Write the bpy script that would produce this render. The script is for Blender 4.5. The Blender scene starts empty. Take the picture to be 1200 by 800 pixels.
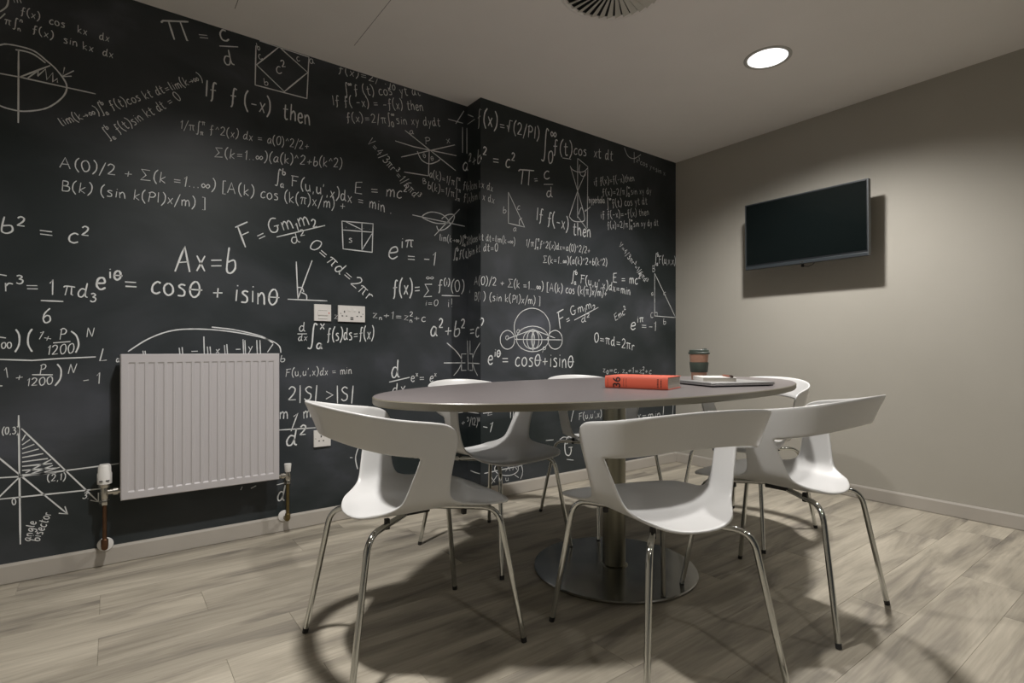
import bpy, bmesh, math, random
from mathutils import Vector, Matrix

# ---------------------------------------------------------------- camera, light, exposure
S = bpy.context.scene
COL = S.collection
R = math.radians
cam_d = bpy.data.cameras.new('camera')
cam = bpy.data.objects.new('camera', cam_d); COL.objects.link(cam)
cam_d.sensor_width = 36.0
cam_d.lens = 36.0 * 629 / 1200
cam_d.shift_y = 9 / 1200
cam_d.clip_start = 0.02
cam.location = (0, 0, 0.9)
cam.rotation_euler = (R(90), 0, R(53.2 - 90))
S.camera = cam

world = bpy.data.worlds.new('world'); S.world = world
world.use_nodes = True
world.node_tree.nodes['Background'].inputs[0].default_value = (1.0, 0.98, 0.94, 1)
world.node_tree.nodes['Background'].inputs[1].default_value = 0.05

S.view_settings.view_transform = 'Standard'
S.view_settings.look = 'None'
S.view_settings.gamma = 1.0
S.view_settings.use_curve_mapping = False
S.view_settings.exposure = -0.33

CEIL = 2.394
LAMP_COL = (1.0, 0.962, 0.925)
# recessed downlights, the last two added as weak unseen fill: (x, y, watts)
LAMPS = [(2.70, 1.42, 50), (0.46, 1.43, 43), (0.80, -0.55, 7), (2.70, -0.55, 7)]

def area_light(name, loc, rot, sx, sy, power, color):
    d = bpy.data.lights.new(name, 'AREA')
    d.shape = 'RECTANGLE'; d.size = sx; d.size_y = sy; d.energy = power; d.color = color
    o = bpy.data.objects.new(name, d); COL.objects.link(o)
    o.location = loc; o.rotation_euler = rot
    return o
# soft fill light added behind the camera, no known source there
area_light('rear_fill_light', (1.4, -1.16, 1.25), (R(90), 0, R(180)), 3.4, 2.1, 40, (0.94, 1.0, 0.93))

# ---------------------------------------------------------------- helpers
def link(name, me, m=None, parent=None):
    o = bpy.data.objects.new(name, me); COL.objects.link(o)
    if m is not None and not me.materials:
        me.materials.append(m)
    if parent is not None: o.parent = parent
    return o

def finish(bm, name, smooth=None):
    me = bpy.data.meshes.new(name)
    bmesh.ops.recalc_face_normals(bm, faces=bm.faces)
    bm.to_mesh(me); bm.free()
    if smooth is not None:
        me.set_sharp_from_angle(angle=R(smooth)) if smooth < 180 else None
        for p in me.polygons: p.use_smooth = True
        if smooth < 180: me.set_sharp_from_angle(angle=R(smooth))
    return me

def obj(name, bm, m, parent=None, smooth=None):
    return link(name, finish(bm, name, smooth), m, parent)

def box(bm, x0, x1, y0, y1, z0, z1, bev=0, seg=2, mat=0, rot=None):
    r = bmesh.ops.create_cube(bm, size=1.0)
    vs = r['verts']
    for v in vs:
        v.co = Vector((x0 + (v.co.x + .5) * (x1 - x0), y0 + (v.co.y + .5) * (y1 - y0), z0 + (v.co.z + .5) * (z1 - z0)))
    fs = set(f for v in vs for f in v.link_faces)
    if bev:
        es = list(set(e for v in vs for e in v.link_edges))
        rr = bmesh.ops.bevel(bm, geom=es, offset=bev, segments=seg, affect='EDGES', profile=.6)
        fs = set(rr['faces']) | set(f for f in fs if f.is_valid)
    for f in fs:
        if f.is_valid: f.material_index = mat
    return bm

def newbox(*a, **k):
    bm = bmesh.new(); box(bm, *a, **k); return bm

def lathe(bm, prof, n=48, center=(0, 0, 0), axis='Z', cap=True):
    rings = []
    c = Vector(center)
    for r, z in prof:
        ring = []
        for i in range(n):
            a = 2 * math.pi * i / n
            if axis == 'Z': p = Vector((r * math.cos(a), r * math.sin(a), z))
            elif axis == 'Y': p = Vector((r * math.cos(a), z, r * math.sin(a)))
            else: p = Vector((z, r * math.cos(a), r * math.sin(a)))
            ring.append(bm.verts.new(c + p))
        rings.append(ring)
    for k in range(len(rings) - 1):
        for i in range(n):
            j = (i + 1) % n
            bm.faces.new((rings[k][i], rings[k][j], rings[k + 1][j], rings[k + 1][i]))
    if cap:
        bm.faces.new(list(reversed(rings[0]))); bm.faces.new(rings[-1])
    return bm

def tube(bm, pts, r, n=12, cap=True):
    pts = [Vector(p) for p in pts]
    rings = []
    up = None
    for i, p in enumerate(pts):
        if i == 0: t = pts[1] - p
        elif i == len(pts) - 1: t = p - pts[-2]
        else: t = (pts[i + 1] - p).normalized() + (p - pts[i - 1]).normalized()
        t.normalize()
        if up is None:
            a = Vector((0, 0, 1)) if abs(t.z) < .9 else Vector((1, 0, 0))
            up = t.cross(a).normalized()
        up = (up - t * up.dot(t)).normalized()
        w = t.cross(up)
        rr = r[i] if isinstance(r, (list, tuple)) else r
        rings.append([bm.verts.new(p + (up * math.cos(2 * math.pi * k / n) + w * math.sin(2 * math.pi * k / n)) * rr) for k in range(n)])
    for k in range(len(rings) - 1):
        for i in range(n):
            j = (i + 1) % n
            bm.faces.new((rings[k][i], rings[k][j], rings[k + 1][j], rings[k + 1][i]))
    if cap:
        bm.faces.new(list(reversed(rings[0]))); bm.faces.new(rings[-1])
    return bm

def empty(name, loc, rz=0, label=None, cat=None, group=None):
    o = bpy.data.objects.new(name, None); COL.objects.link(o)
    o.empty_display_size = .1
    o.location = loc; o.rotation_euler = (0, 0, rz)
    if label: o['label'] = label
    if cat: o['category'] = cat
    if group: o['group'] = group
    return o

def structure(name, bm, m, parent=None, smooth=None):
    o = obj(name, bm, m, parent, smooth)
    if parent is None: o['kind'] = 'structure'
    return o

# ---------------------------------------------------------------- materials
def mat(name, color, rough=.5, metal=0, spec=.5, coat=0, aniso=0):
    m = bpy.data.materials.new(name); m.use_nodes = True
    b = m.node_tree.nodes['Principled BSDF']
    b.inputs['Base Color'].default_value = (*color, 1)
    b.inputs['Roughness'].default_value = rough
    b.inputs['Metallic'].default_value = metal
    b.inputs['Specular IOR Level'].default_value = spec
    if coat: b.inputs['Coat Weight'].default_value = coat
    if aniso: b.inputs['Anisotropic'].default_value = aniso
    return m

def noise_mat(name, c1, c2, scale=6, detail=4, rough=.5, r2=None, metal=0, bump=0, bscale=200, stretch=(1, 1, 1), lo=.35, hi=.65, spec=.5):
    m = mat(name, c1, rough, metal, spec)
    nt = m.node_tree; N = nt.nodes; b = N['Principled BSDF']
    tc = N.new('ShaderNodeTexCoord'); mp = N.new('ShaderNodeMapping'); mp.inputs['Scale'].default_value = stretch
    nt.links.new(tc.outputs['Object'], mp.inputs[0])
    n = N.new('ShaderNodeTexNoise'); n.inputs['Scale'].default_value = scale; n.inputs['Detail'].default_value = detail
    nt.links.new(mp.outputs[0], n.inputs['Vector'])
    r = N.new('ShaderNodeValToRGB'); r.color_ramp.elements[0].position = lo; r.color_ramp.elements[1].position = hi
    r.color_ramp.elements[0].color = (*c1, 1); r.color_ramp.elements[1].color = (*c2, 1)
    nt.links.new(n.outputs[0], r.inputs[0]); nt.links.new(r.outputs[0], b.inputs['Base Color'])
    if r2 is not None:
        mr = N.new('ShaderNodeMapRange'); mr.inputs[3].default_value = rough; mr.inputs[4].default_value = r2
        nt.links.new(n.outputs[0], mr.inputs[0]); nt.links.new(mr.outputs[0], b.inputs['Roughness'])
    if bump:
        n2 = N.new('ShaderNodeTexNoise'); n2.inputs['Scale'].default_value = bscale; n2.inputs['Detail'].default_value = 3
        nt.links.new(mp.outputs[0], n2.inputs['Vector'])
        bp = N.new('ShaderNodeBump'); bp.inputs['Strength'].default_value = bump; bp.inputs['Distance'].default_value = .002
        nt.links.new(n2.outputs[0], bp.inputs['Height']); nt.links.new(bp.outputs[0], b.inputs['Normal'])
    return m

M_ceiling = noise_mat('ceiling_paint', (.80, .775, .745), (.83, .805, .775), 2, 3, .9, bump=.1)
M_wall = noise_mat('wall_paint', (.405, .385, .335), (.425, .405, .355), 2, 3, .75, bump=.15, bscale=260)
M_skirt = noise_mat('skirting_paint', (.43, .40, .355), (.46, .43, .385), 3, 3, .45)
M_chalk = mat('chalk_line', (.74, .76, .76), .8)
M_shell = mat('white_shell_plastic', (.66, .66, .65), .30)
M_chrome = mat('chrome', (.60, .61, .59), .08, 1)
M_foot = mat('black_rubber', (.02, .02, .02), .6)
M_steel = noise_mat('brushed_steel', (.21, .205, .16), (.28, .27, .22), 40, 2, .24, .36, 1, stretch=(1, 1, .02))
M_base = noise_mat('brushed_steel_plate', (.30, .30, .29), (.37, .37, .355), 8, 3, .16, .26, 1)
M_top = noise_mat('table_laminate', (.16, .142, .143), (.178, .16, .158), 60, 2, .33)
M_edge = mat('table_edge', (.17, .155, .115), .35)
M_rad = mat('radiator_enamel', (.53, .51, .52), .32)
M_plate = mat('socket_plastic', (.76, .74, .71), .3)
M_dark = mat('dark_slot', (.02, .02, .02), .6)
M_white = mat('white_plastic', (.78, .77, .74), .35)
M_copper = noise_mat('copper_pipe', (.17, .09, .052), (.12, .07, .045), 30, 3, .35, .5, 1)
M_brasspipe = noise_mat('dull_brass_pipe', (.23, .18, .08), (.17, .14, .07), 30, 3, .35, .5, 1)
M_nickel = mat('nickel_valve', (.55, .53, .48), .25, 1)
M_bezel = mat('tv_bezel', (.012, .014, .016), .3)
M_bezel_edge = mat('tv_edge', (.06, .068, .072), .4, .2)
M_screen = mat('tv_screen', (.004, .006, .006), .12, 0, .4)
M_red = mat('red_cloth_cover', (.62, .105, .055), .55)
M_ink = mat('black_ink', (.03, .012, .01), .6)
M_pages = noise_mat('page_edges', (.55, .52, .46), (.40, .38, .33), 3, 2, .8, stretch=(.2, .2, 160))
M_alu = mat('silver_aluminium', (.60, .60, .60), .32, .85)
M_under = mat('laptop_underside', (.03, .03, .03), .5)
M_note = mat('white_notebook_cover', (.72, .70, .66), .6)
M_cupb = mat('cup_brown', (.36, .20, .135), .45)
M_cupg = mat('cup_green_sleeve', (.055, .075, .06), .55)
M_pen = mat('rose_gold_pen', (.48, .16, .10), .3, .5)
M_pend = mat('pen_dark', (.08, .05, .04), .3, .6)
M_diff = mat('diffuser_vane', (.52, .51, .46), .55)
M_trim = mat('downlight_trim', (.45, .44, .41), .5)
M_glow = bpy.data.materials.new('lamp_glow'); M_glow.use_nodes = True
_nt = M_glow.node_tree; _nt.nodes.remove(_nt.nodes['Principled BSDF'])
_e = _nt.nodes.new('ShaderNodeEmission'); _e.inputs[0].default_value = (1, .98, .97, 1); _e.inputs[1].default_value = 3.0
_nt.links.new(_e.outputs[0], _nt.nodes['Material Output'].inputs[0])

def board_material():
    # dark print with soft smears of rubbed chalk
    m = mat('chalkboard_print', (.02, .025, .027), .45, 0, .35)
    nt = m.node_tree; N = nt.nodes; b = N['Principled BSDF']
    tc = N.new('ShaderNodeTexCoord')
    n = N.new('ShaderNodeTexNoise'); n.inputs['Scale'].default_value = 1.3; n.inputs['Detail'].default_value = 5; n.inputs['Distortion'].default_value = .6
    mp = N.new('ShaderNodeMapping'); mp.inputs['Scale'].default_value = (1, 1, 1.6); mp.inputs['Rotation'].default_value = (0, .3, 0)
    nt.links.new(tc.outputs['Object'], mp.inputs[0]); nt.links.new(mp.outputs[0], n.inputs['Vector'])
    r = N.new('ShaderNodeValToRGB'); e = r.color_ramp.elements
    e[0].position = .38; e[0].color = (.020, .027, .028, 1)
    e[1].position = .78; e[1].color = (.105, .112, .135, 1)
    k = e.new(.58); k.color = (.047, .053, .059, 1)
    nt.links.new(n.outputs[0], r.inputs[0]); nt.links.new(r.outputs[0], b.inputs['Base Color'])
    n2 = N.new('ShaderNodeTexNoise'); n2.inputs['Scale'].default_value = 3
    nt.links.new(tc.outputs['Object'], n2.inputs['Vector'])
    mr = N.new('ShaderNodeMapRange'); mr.inputs[3].default_value = .34; mr.inputs[4].default_value = .5
    nt.links.new(n2.outputs[0], mr.inputs[0]); nt.links.new(mr.outputs[0], b.inputs['Roughness'])
    return m
M_board = board_material()

def plank_material():
    m = mat('oak_vinyl_plank', (.3, .26, .2), .5, 0, .4)
    nt = m.node_tree; N = nt.nodes; Lk = nt.links.new; b = N['Principled BSDF']
    geo = N.new('ShaderNodeNewGeometry'); oi = N.new('ShaderNodeObjectInfo')
    off = N.new('ShaderNodeVectorMath'); off.operation = 'SCALE'; off.inputs[0].default_value = (7, 13, 5)
    Lk(oi.outputs['Random'], off.inputs['Scale'])
    add = N.new('ShaderNodeVectorMath'); add.operation = 'ADD'
    Lk(geo.outputs['Position'], add.inputs[0]); Lk(off.outputs[0], add.inputs[1])
    def nz(sx, sy, scale, detail, dist=0, src=add):
        mp = N.new('ShaderNodeMapping'); mp.inputs['Scale'].default_value = (sx, sy, 1); Lk(src.outputs[0], mp.inputs[0])
        n = N.new('ShaderNodeTexNoise'); n.inputs['Scale'].default_value = scale; n.inputs['Detail'].default_value = detail; n.inputs['Distortion'].default_value = dist
        n.inputs['Roughness'].default_value = .6
        Lk(mp.outputs[0], n.inputs['Vector']); return n
    big = nz(.9, 5.5, 1.6, 4, .8)
    fine = nz(1.2, 28, 4, 5, .3)
    fleck = nz(6, 30, 3, 3, 1.5)
    r = N.new('ShaderNodeValToRGB'); e = r.color_ramp.elements
    e[0].position = .32; e[0].color = (.215, .195, .163, 1)
    e[1].position = .72; e[1].color = (.53, .485, .395, 1)
    k = e.new(.5); k.color = (.395, .358, .288, 1)
    Lk(big.outputs[0], r.inputs[0])
    r2 = N.new('ShaderNodeValToRGB'); r2.color_ramp.elements[0].position = .3; r2.color_ramp.elements[0].color = (.87, .865, .86, 1)
    r2.color_ramp.elements[1].position = .7; r2.color_ramp.elements[1].color = (1.1, 1.1, 1.1, 1)
    Lk(fine.outputs[0], r2.inputs[0])
    mx = N.new('ShaderNodeMix'); mx.data_type = 'RGBA'; mx.blend_type = 'MULTIPLY'; mx.inputs['Factor'].default_value = 1
    Lk(r.outputs[0], mx.inputs['A']); Lk(r2.outputs[0], mx.inputs['B'])
    r3 = N.new('ShaderNodeValToRGB'); r3.color_ramp.elements[0].position = .70; r3.color_ramp.elements[0].color = (1, 1, 1, 1)
    r3.color_ramp.elements[1].position = .80; r3.color_ramp.elements[1].color = (.62, .58, .54, 1)
    Lk(fleck.outputs[0], r3.inputs[0])
    mx2 = N.new('ShaderNodeMix'); mx2.data_type = 'RGBA'; mx2.blend_type = 'MULTIPLY'; mx2.inputs['Factor'].default_value = 1
    Lk(mx.outputs['Result'], mx2.inputs['A']); Lk(r3.outputs[0], mx2.inputs['B'])
    hsv = N.new('ShaderNodeHueSaturation'); mr = N.new('ShaderNodeMapRange'); mr.inputs[3].default_value = .90; mr.inputs[4].default_value = 1.08
    Lk(oi.outputs['Random'], mr.inputs[0]); Lk(mr.outputs[0], hsv.inputs['Value']); Lk(mx2.outputs['Result'], hsv.inputs['Color'])
    Lk(hsv.outputs[0], b.inputs['Base Color'])
    bp = N.new('ShaderNodeBump'); bp.inputs['Strength'].default_value = .15; bp.inputs['Distance'].default_value = .001
    Lk(fine.outputs[0], bp.inputs['Height']); Lk(bp.outputs[0], b.inputs['Normal'])
    return m
M_plank = plank_material()
M_joint = mat('floor_joint', (.14, .12, .10), .8)

# ---------------------------------------------------------------- room shell
X0, X1, XS = -0.95, 3.632, 1.76      # left wall, right wall, step in the far wall
Y0, Y1, Y2 = -1.20, 2.812, 2.662     # back, recessed and proud chalk wall faces
floor = structure('floor', newbox(X0 - .1, X1 + .1, Y0 - .1, Y1 + .1, -.10, -.004), M_joint)
PW, PL = 0.184, 1.22
random.seed(5)
meshes = {}
row = 0
y = Y0
while y < Y1:
    x = X0 - random.choice([0, .3, .55, .8, 1.0]) 
    y1 = min(y + PW, Y1)
    while x < X1:
        a, b_ = max(x, X0), min(x + PL, X1)
        if b_ - a > .02 and y1 - y > .01:
            key = (round(b_ - a, 3), round(y1 - y, 3))
            if key not in meshes:
                bm = newbox(0.0003, b_ - a - .0003, .0003, y1 - y - .0003, -.0038, 0, bev=.0005, seg=1)
                meshes[key] = finish(bm, 'plank')
            p = link('floor_plank', meshes[key], M_plank, floor)
            p.location = (a, y, 0)
        x += PL
    y = y1
    row += 1

structure('ceiling', newbox(X0 - .1, X1 + .1, Y0 - .1, Y1 + .1, CEIL, CEIL + .1), M_ceiling)
ceil = bpy.data.objects['ceiling']
M_seam = mat('ceiling_seam_line', (.16, .15, .14), .8)
obj('ceiling_seam', newbox(.9595, .9615, 1.6, 2.58, CEIL - .0006, CEIL + .001), M_seam, ceil)
obj('ceiling_seam', newbox(.4360, .4385, 1.8, 2.615, CEIL - .0006, CEIL + .001), M_seam, ceil)

wc = structure('wall_chalk', newbox(X0, XS, Y1, Y1 + .1, 0, CEIL), M_board)
wc2 = structure('wall_chalk_proud', newbox(XS, X1 + .1, Y2, Y1 + .1, 0, CEIL), M_board)
wc.name = 'wall_back'; wc2.name = 'wall_back_projection'
structure('wall_right', newbox(X1, X1 + .1, Y0, Y2, 0, CEIL), M_wall)
structure('wall_left', newbox(X0 - .1, X0, Y0, Y1 + .1, 0, CEIL), M_wall)
bm = bmesh.new()
box(bm, X0, X1, Y0 - .1, Y0, 0, .08); box(bm, X0, X1, Y0 - .1, Y0, 2.32, CEIL)
box(bm, X0, -.32, Y0 - .1, Y0, .08, 2.32); box(bm, 3.12, X1, Y0 - .1, Y0, .08, 2.32)
structure('wall_front', bm, M_wall)

def skirting(name, pts):
    # profile swept along a wall: flat board with a small bevel at the top
    prof = [(0, 0), (.009, 0), (.009, .003), (.012, .0035), (.012, .068), (.008, .077), (0, .077)]
    bm = bmesh.new(); rings = []
    n = len(pts)
    for i, p in enumerate(pts):
        p = Vector(p)
        ds = []
        if i > 0: ds.append((p - Vector(pts[i - 1])).normalized())
        if i < n - 1: ds.append((Vector(pts[i + 1]) - p).normalized())
        ns = [Vector((d.y, -d.x)) for d in ds]
        nn = sum(ns, Vector((0, 0)))
        nn = nn / nn.length_squared * (1 if len(ns) == 1 else 2) if len(ns) > 1 else ns[0]
        rings.append([bm.verts.new((p.x + nn.x * a, p.y + nn.y * a, z)) for a, z in prof])
    for k in range(n - 1):
        for i in range(len(prof) - 1):
            bm.faces.new((rings[k][i], rings[k][i + 1], rings[k + 1][i + 1], rings[k + 1][i]))
    bm.faces.new(rings[0]); bm.faces.new(list(reversed(rings[-1])))
    return structure(name, bm, M_skirt)
skirting('baseboard_back', [(X0, Y1), (XS, Y1), (XS, Y2), (X1, Y2)])
skirting('baseboard_right', [(X1, Y2 - .012), (X1, Y0)])
skirting('baseboard_left', [(X0, Y0), (X0, Y1 - .012)])

# ---------------------------------------------------------------- handwriting on the chalk wall
# single-stroke glyphs: cap height 10, x-height 6; '~' marks a smoothed stroke
GL = {
'0': (6, '~3 10 .8 8 .5 4 2 0 4.4 1 5.4 5 4.6 9 3 10'), '1': (3, '.3 7.5 2 10 1.7 0'),
'2': (6, '~.6 8 2.5 10 4.8 8.5 4 5 .5 .3|.5 .3 5.4 .6'), '3': (6, '~.8 9 3 10 4.8 8 2.4 5.5|~2.4 5.5 5.2 4.5 4.8 1.2 2.4 0 .4 1.2'),
'4': (6, '3.6 10 .5 3.6 5.5 3.8|4 7 3.8 0'), '6': (6, '~4.4 10 1.4 6.5 .7 2.5 2.4 0 5 1.4 4.6 4.4 2.6 5 1 3.4'),
'A': (8, '0 0 3.6 10 6.4 0|1.6 3.6 5.8 4'), 'B': (6, '1 0 1.2 10|~1.2 10 4.4 9.4 4.2 6 1.2 5.2|~1.2 5.2 5.4 4.4 5 .6 1 0'),
'C': (7, '~6 9 3 10 .8 6 1.4 1.4 4 0 6.4 1.4'), 'E': (7, '6 10 1.4 9.4 .8 .4 5.8 .2|1.2 5.2 5 5.6'),
'F': (7, '1 0 1.6 9.6|.4 9.4 6.6 10|1.4 5.4 5.2 5.8'), 'G': (7.5, '~6 9.4 3 9.8 .6 6 1.2 1 4 0 5.6 2 5.6 4.2|3.6 4.2 6.8 4.4'),
'I': (2.4, '1.4 10 1 0'), 'L': (6, '2.6 10 .6 .4 5.6 1'), 'N': (7, '.6 0 1.6 10|1.6 10 4.6 .4|4.6 .4 6.4 10'),
'P': (6.4, '1 0 1.8 9.6|~.6 8.6 3.4 10 5.8 8 4.6 5.2 1.6 4.8'), 'S': (6, '~5.2 9 3 10 1 8 2.4 5.8 4.8 4.2 4.4 1 2 0 .4 1.2'),
'R': (6.4, '1 0 1.2 10|~1.2 10 5 9 4.6 5.6 1.2 5|2.6 5 5.6 0'), 'X': (6, '.6 10 5.4 0|5.4 10 .6 0'), 'V': (6, '.4 10 2.4 0 5.6 10'),
'a': (5.6, '~4.4 5.2 2.4 6 .6 3.4 1 .6 3 .6 4.4 4.6|~4.5 5.6 4.2 1.6 5.4 .2'), 'b': (5.2, '~1.4 10 .8 5 .7 .8 2.6 0 4.6 2 4 5 1 4.2'),
'c': (4.8, '~4.2 5.4 2.6 6 .8 4 .8 1 2.6 0 4.4 1'), 'd': (5.8, '~4 5.4 2 5.8 .6 3 1.2 .4 3 .6 4.2 4|~4.6 10 4.2 4 4.4 1 5.6 .2'),
'e': (4.8, '~.8 3 4 3.6 3.4 6 1.4 5.2 .8 1.8 2.4 0 4.4 1.2'), 'f': (5, '~4.6 9.4 3 10 2.2 7 1.8 0 .8 -2|.4 5 4.2 5.4'),
'g': (5.4, '~4.4 5.4 2.4 6 .8 3.4 2 .8 4.2 4|~4.6 5.8 4.2 -2 2.2 -3.4 .6 -2'), 'h': (5.4, '.8 10 .8 0|~.8 3.6 2.8 6 4.2 4.4 4.6 0'),
'i': (2.4, '1.2 6 1.2 .2|1.3 8.4 1.4 7.8'), 'k': (5.2, '1 10 .8 0|4.4 6 1 2.8 4.6 0'), 'l': (2.6, '~1.4 10 1 2 2.2 .2'),
'm': (7.6, '.6 5.8 .8 0|~.8 3.8 2.4 6 3.6 4.4 3.6 0|~3.6 3.8 5.2 6 6.4 4.4 6.8 0'), 'n': (5.2, '.6 5.8 .8 0|~.8 3.8 2.6 6 4 4.4 4.4 0'),
'o': (5.4, '~2.8 6 .8 4.4 .8 1.4 2.6 0 4.6 1.6 4.6 4.4 2.8 6'), 'p': (5.2, '1 5.8 .6 -3|~1 4.6 3 6 4.6 4 3.4 .8 1 1'),
'r': (4.4, '.8 5.8 1 0|~1 3.6 2.2 5.6 4 5.2'), 's': (4.8, '~4 5.6 2.2 6 1 4.8 3.6 2.8 3.4 .4 .6 .2'), 't': (4.6, '~2.2 9 1.8 2 2.6 0 4 .6|.4 6 4.2 6.4'),
'u': (5.4, '~.8 6 .8 1.6 2.2 0 4 1.6|4.2 6 4.6 0'), 'v': (4.8, '.6 6 2 .2 4.4 6'), 'x': (5, '.8 6 4.2 0|4.4 6 .6 0'),
'y': (5, '.6 6 2.2 1.6|4.4 6 1 -3.4'), 'z': (5, '.8 5.8 4.2 6 .8 .2 4.6 .4'), 'q': (5, '4 6 3.6 -3'),
'π': (6.4, '~.2 5.4 1.4 6.4 6 6.2|2 6 1.4 0|4.2 6.2 4.4 1 5.4 .4'), 'Π': (10, '~0 9 .8 9.9 2 10 10.4 9.8|2.9 9.8 2.7 .6|7.2 9.8 7.4 .2 7.8 .4'),
'θ': (6.4, '~3.2 8 1 6 .8 2 2.8 0 5 2 5 6 3.2 8|0 3.8 6.6 4'), 'Σ': (8, '7 10 1 10 4.2 5 .4 .2 7.4 .6'),
'∫': (5, '~5 11.4 3.8 12.4 3 9 2.4 0 1.6 -3 .2 -2.6'), '∞': (7.4, '~3.6 3 1.8 5 .4 3.4 1.6 1.4 3.6 3 5.4 5 6.8 3.4 5.4 1.4 3.6 3'),
'√': (6.4, '.2 4.6 1.2 5.4 2.4 0 3.6 10 6.6 10'), '→': (6.4, '.4 3.2 5.6 3.2|3.8 5 5.8 3.2 4 1.6'), 'ʌ': (4.6, '.6 6 2.4 9.2 4 6.2'),
'=': (7, '.8 4.6 5.6 4.8|1 2.4 5.8 2.6'), '+': (6.6, '.8 3.4 5.6 3.8|3.3 6 3 1.2'), '-': (5.6, '.8 3.6 4.6 3.8'), '/': (4.4, '4 11 .2 -2'),
'(': (3.6, '~3.2 11.4 1.2 8 .9 2.4 3 -2'), ')': (3.6, '~.6 11.4 2.6 8 2.6 2.4 .4 -2'), '[': (3.8, '3.2 11 1 10.8 .8 -1.4 3.2 -1.2'), ']': (3.8, '.6 11 2.8 10.8 2.6 -1.4 .4 -1.2'),
'!': (2.6, '1.4 10 1.2 3|1.2 1 1.2 .2'), "'": (2.2, '1.4 10 .8 7.6'), ',': (2.6, '1.4 1 .8 -1.4'), '.': (2.4, '1 .8 1.2 .1'), '|': (3, '1.5 11.4 1.4 -1.6'), '>': (7, '.8 7 5.8 4.4 .8 1.4'), ' ': (3.2, ''),
}
def catmull(p, k=5):
    out = []
    n = len(p)
    closed = n > 3 and abs(p[0][0] - p[-1][0]) + abs(p[0][1] - p[-1][1]) < 1e-6
    for i in range(n - 1):
        a = p[i - 1] if i else (p[-2] if closed else p[0])
        b, c = p[i], p[i + 1]
        d = p[i + 2] if i + 2 < n else (p[1] if closed else c)
        for j in range(k):
            t = j / k
            out.append(tuple(.5 * (2 * b[q] + (c[q] - a[q]) * t + (2 * a[q] - 5 * b[q] + 4 * c[q] - d[q]) * t * t + (3 * b[q] - a[q] - 3 * c[q] + d[q]) * t ** 3) for q in (0, 1)))
    out.append(p[-1])
    return out

def glyph_strokes(ch):
    w, s = GL[ch]
    res = []
    for st in (s.split('|') if s else []):
        sm = st.startswith('~')
        v = [float(a) for a in st.lstrip('~').split()]
        p = list(zip(v[::2], v[1::2]))
        res.append(catmull(p) if sm and len(p) > 2 else p)
    return w + .9, res

def layout(s):
    # returns strokes and width; ^{..} superscript, _{..} subscript, the two stack
    out = []; x = 0; i = 0
    stack = None
    while i < len(s):
        c = s[i]
        if c in '^_' and i + 1 < len(s) and s[i + 1] == '{':
            j = s.index('}', i)
            sub, w = layout(s[i + 2:j])
            k = .58
            after_int = i > 0 and (s[i - 1] == '∫' or stack is not None and stack[2])
            base = stack[0] if stack else x
            dy = (8.6 if c == '^' else -3.4) if after_int else (5.6 if c == '^' else -2.4)
            dx = (.3 if c == '^' else -1.4) if after_int else 0
            for st in sub: out.append([(base + dx + a * k, dy + b * k) for a, b in st])
            e = base + dx + w * k
            x = max(x, e)
            stack = (base, e, after_int)
            i = j + 1
            continue
        stack = None
        w, st = glyph_strokes(c)
        jy = random.uniform(-.35, .35); sk = random.uniform(-.03, .10)
        for q in st: out.append([(x + a + b * sk, b + jy) for a, b in q])
        x += w; i += 1
    return out, x

def wall_point(s, z):
    e = .0012
    if s <= 1.76 - e: return Vector((s, Y1 - e, z)), 0
    if s <= 1.91: return Vector((1.76 - e, Y1 - (s - 1.76), z)), 1
    return Vector((s - .15, Y2 - e, z)), 2

def ribbon(bm_by, pts, w):
    # flat chalk stroke; cut where it leaves the wall, folded where the wall steps
    segs = []
    cur = []
    def flush():
        nonlocal cur
        if len(cur) > 1: segs.append(cur)
        cur = []
    fine = []
    for a, b in zip(pts, pts[1:]):
        n = max(1, int(math.hypot(b[0] - a[0], b[1] - a[1]) / .03))
        for k in range(n): fine.append((a[0] + (b[0] - a[0]) * k / n, a[1] + (b[1] - a[1]) * k / n))
    fine.append(pts[-1])
    face = None
    for s, z in fine:
        if z > CEIL - .002 or z < .08 or s < X0 + .01 or s > X1 + .148: flush(); face = None; continue
        f = wall_point(s, z)[1]
        if face is not None and f != face: flush()
        face = f; cur.append((s, z))
    flush()
    for sg in segs:
        f = wall_point(*sg[len(sg) // 2])[1]
        bm = bm_by[0 if f == 0 else 1]
        vs = []
        n = len(sg)
        for i, (s, z) in enumerate(sg):
            a = sg[max(0, i - 1)]; b = sg[min(n - 1, i + 1)]
            dx, dz = b[0] - a[0], b[1] - a[1]; l = math.hypot(dx, dz) or 1
            ww = w * (.5 if 0 < i < n - 1 else .36) * random.uniform(.85, 1.15)
            nx, nz = -dz / l * ww, dx / l * ww
            p = wall_point(s, z)[0]
            if f == 1: d = Vector((0, -nx, nz))
            else: d = Vector((nx, 0, nz))
            vs.append((bm.verts.new(p + d), bm.verts.new(p - d)))
        for (a, b), (c, d) in zip(vs, vs[1:]):
            bm.faces.new((a, b, d, c))

def emit(name, bms):
    for k, w_ in ((0, wc), (1, wc2)):
        if bms[k].faces:
            obj(name, bms[k], M_chalk, w_)
        else: bms[k].free()

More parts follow.
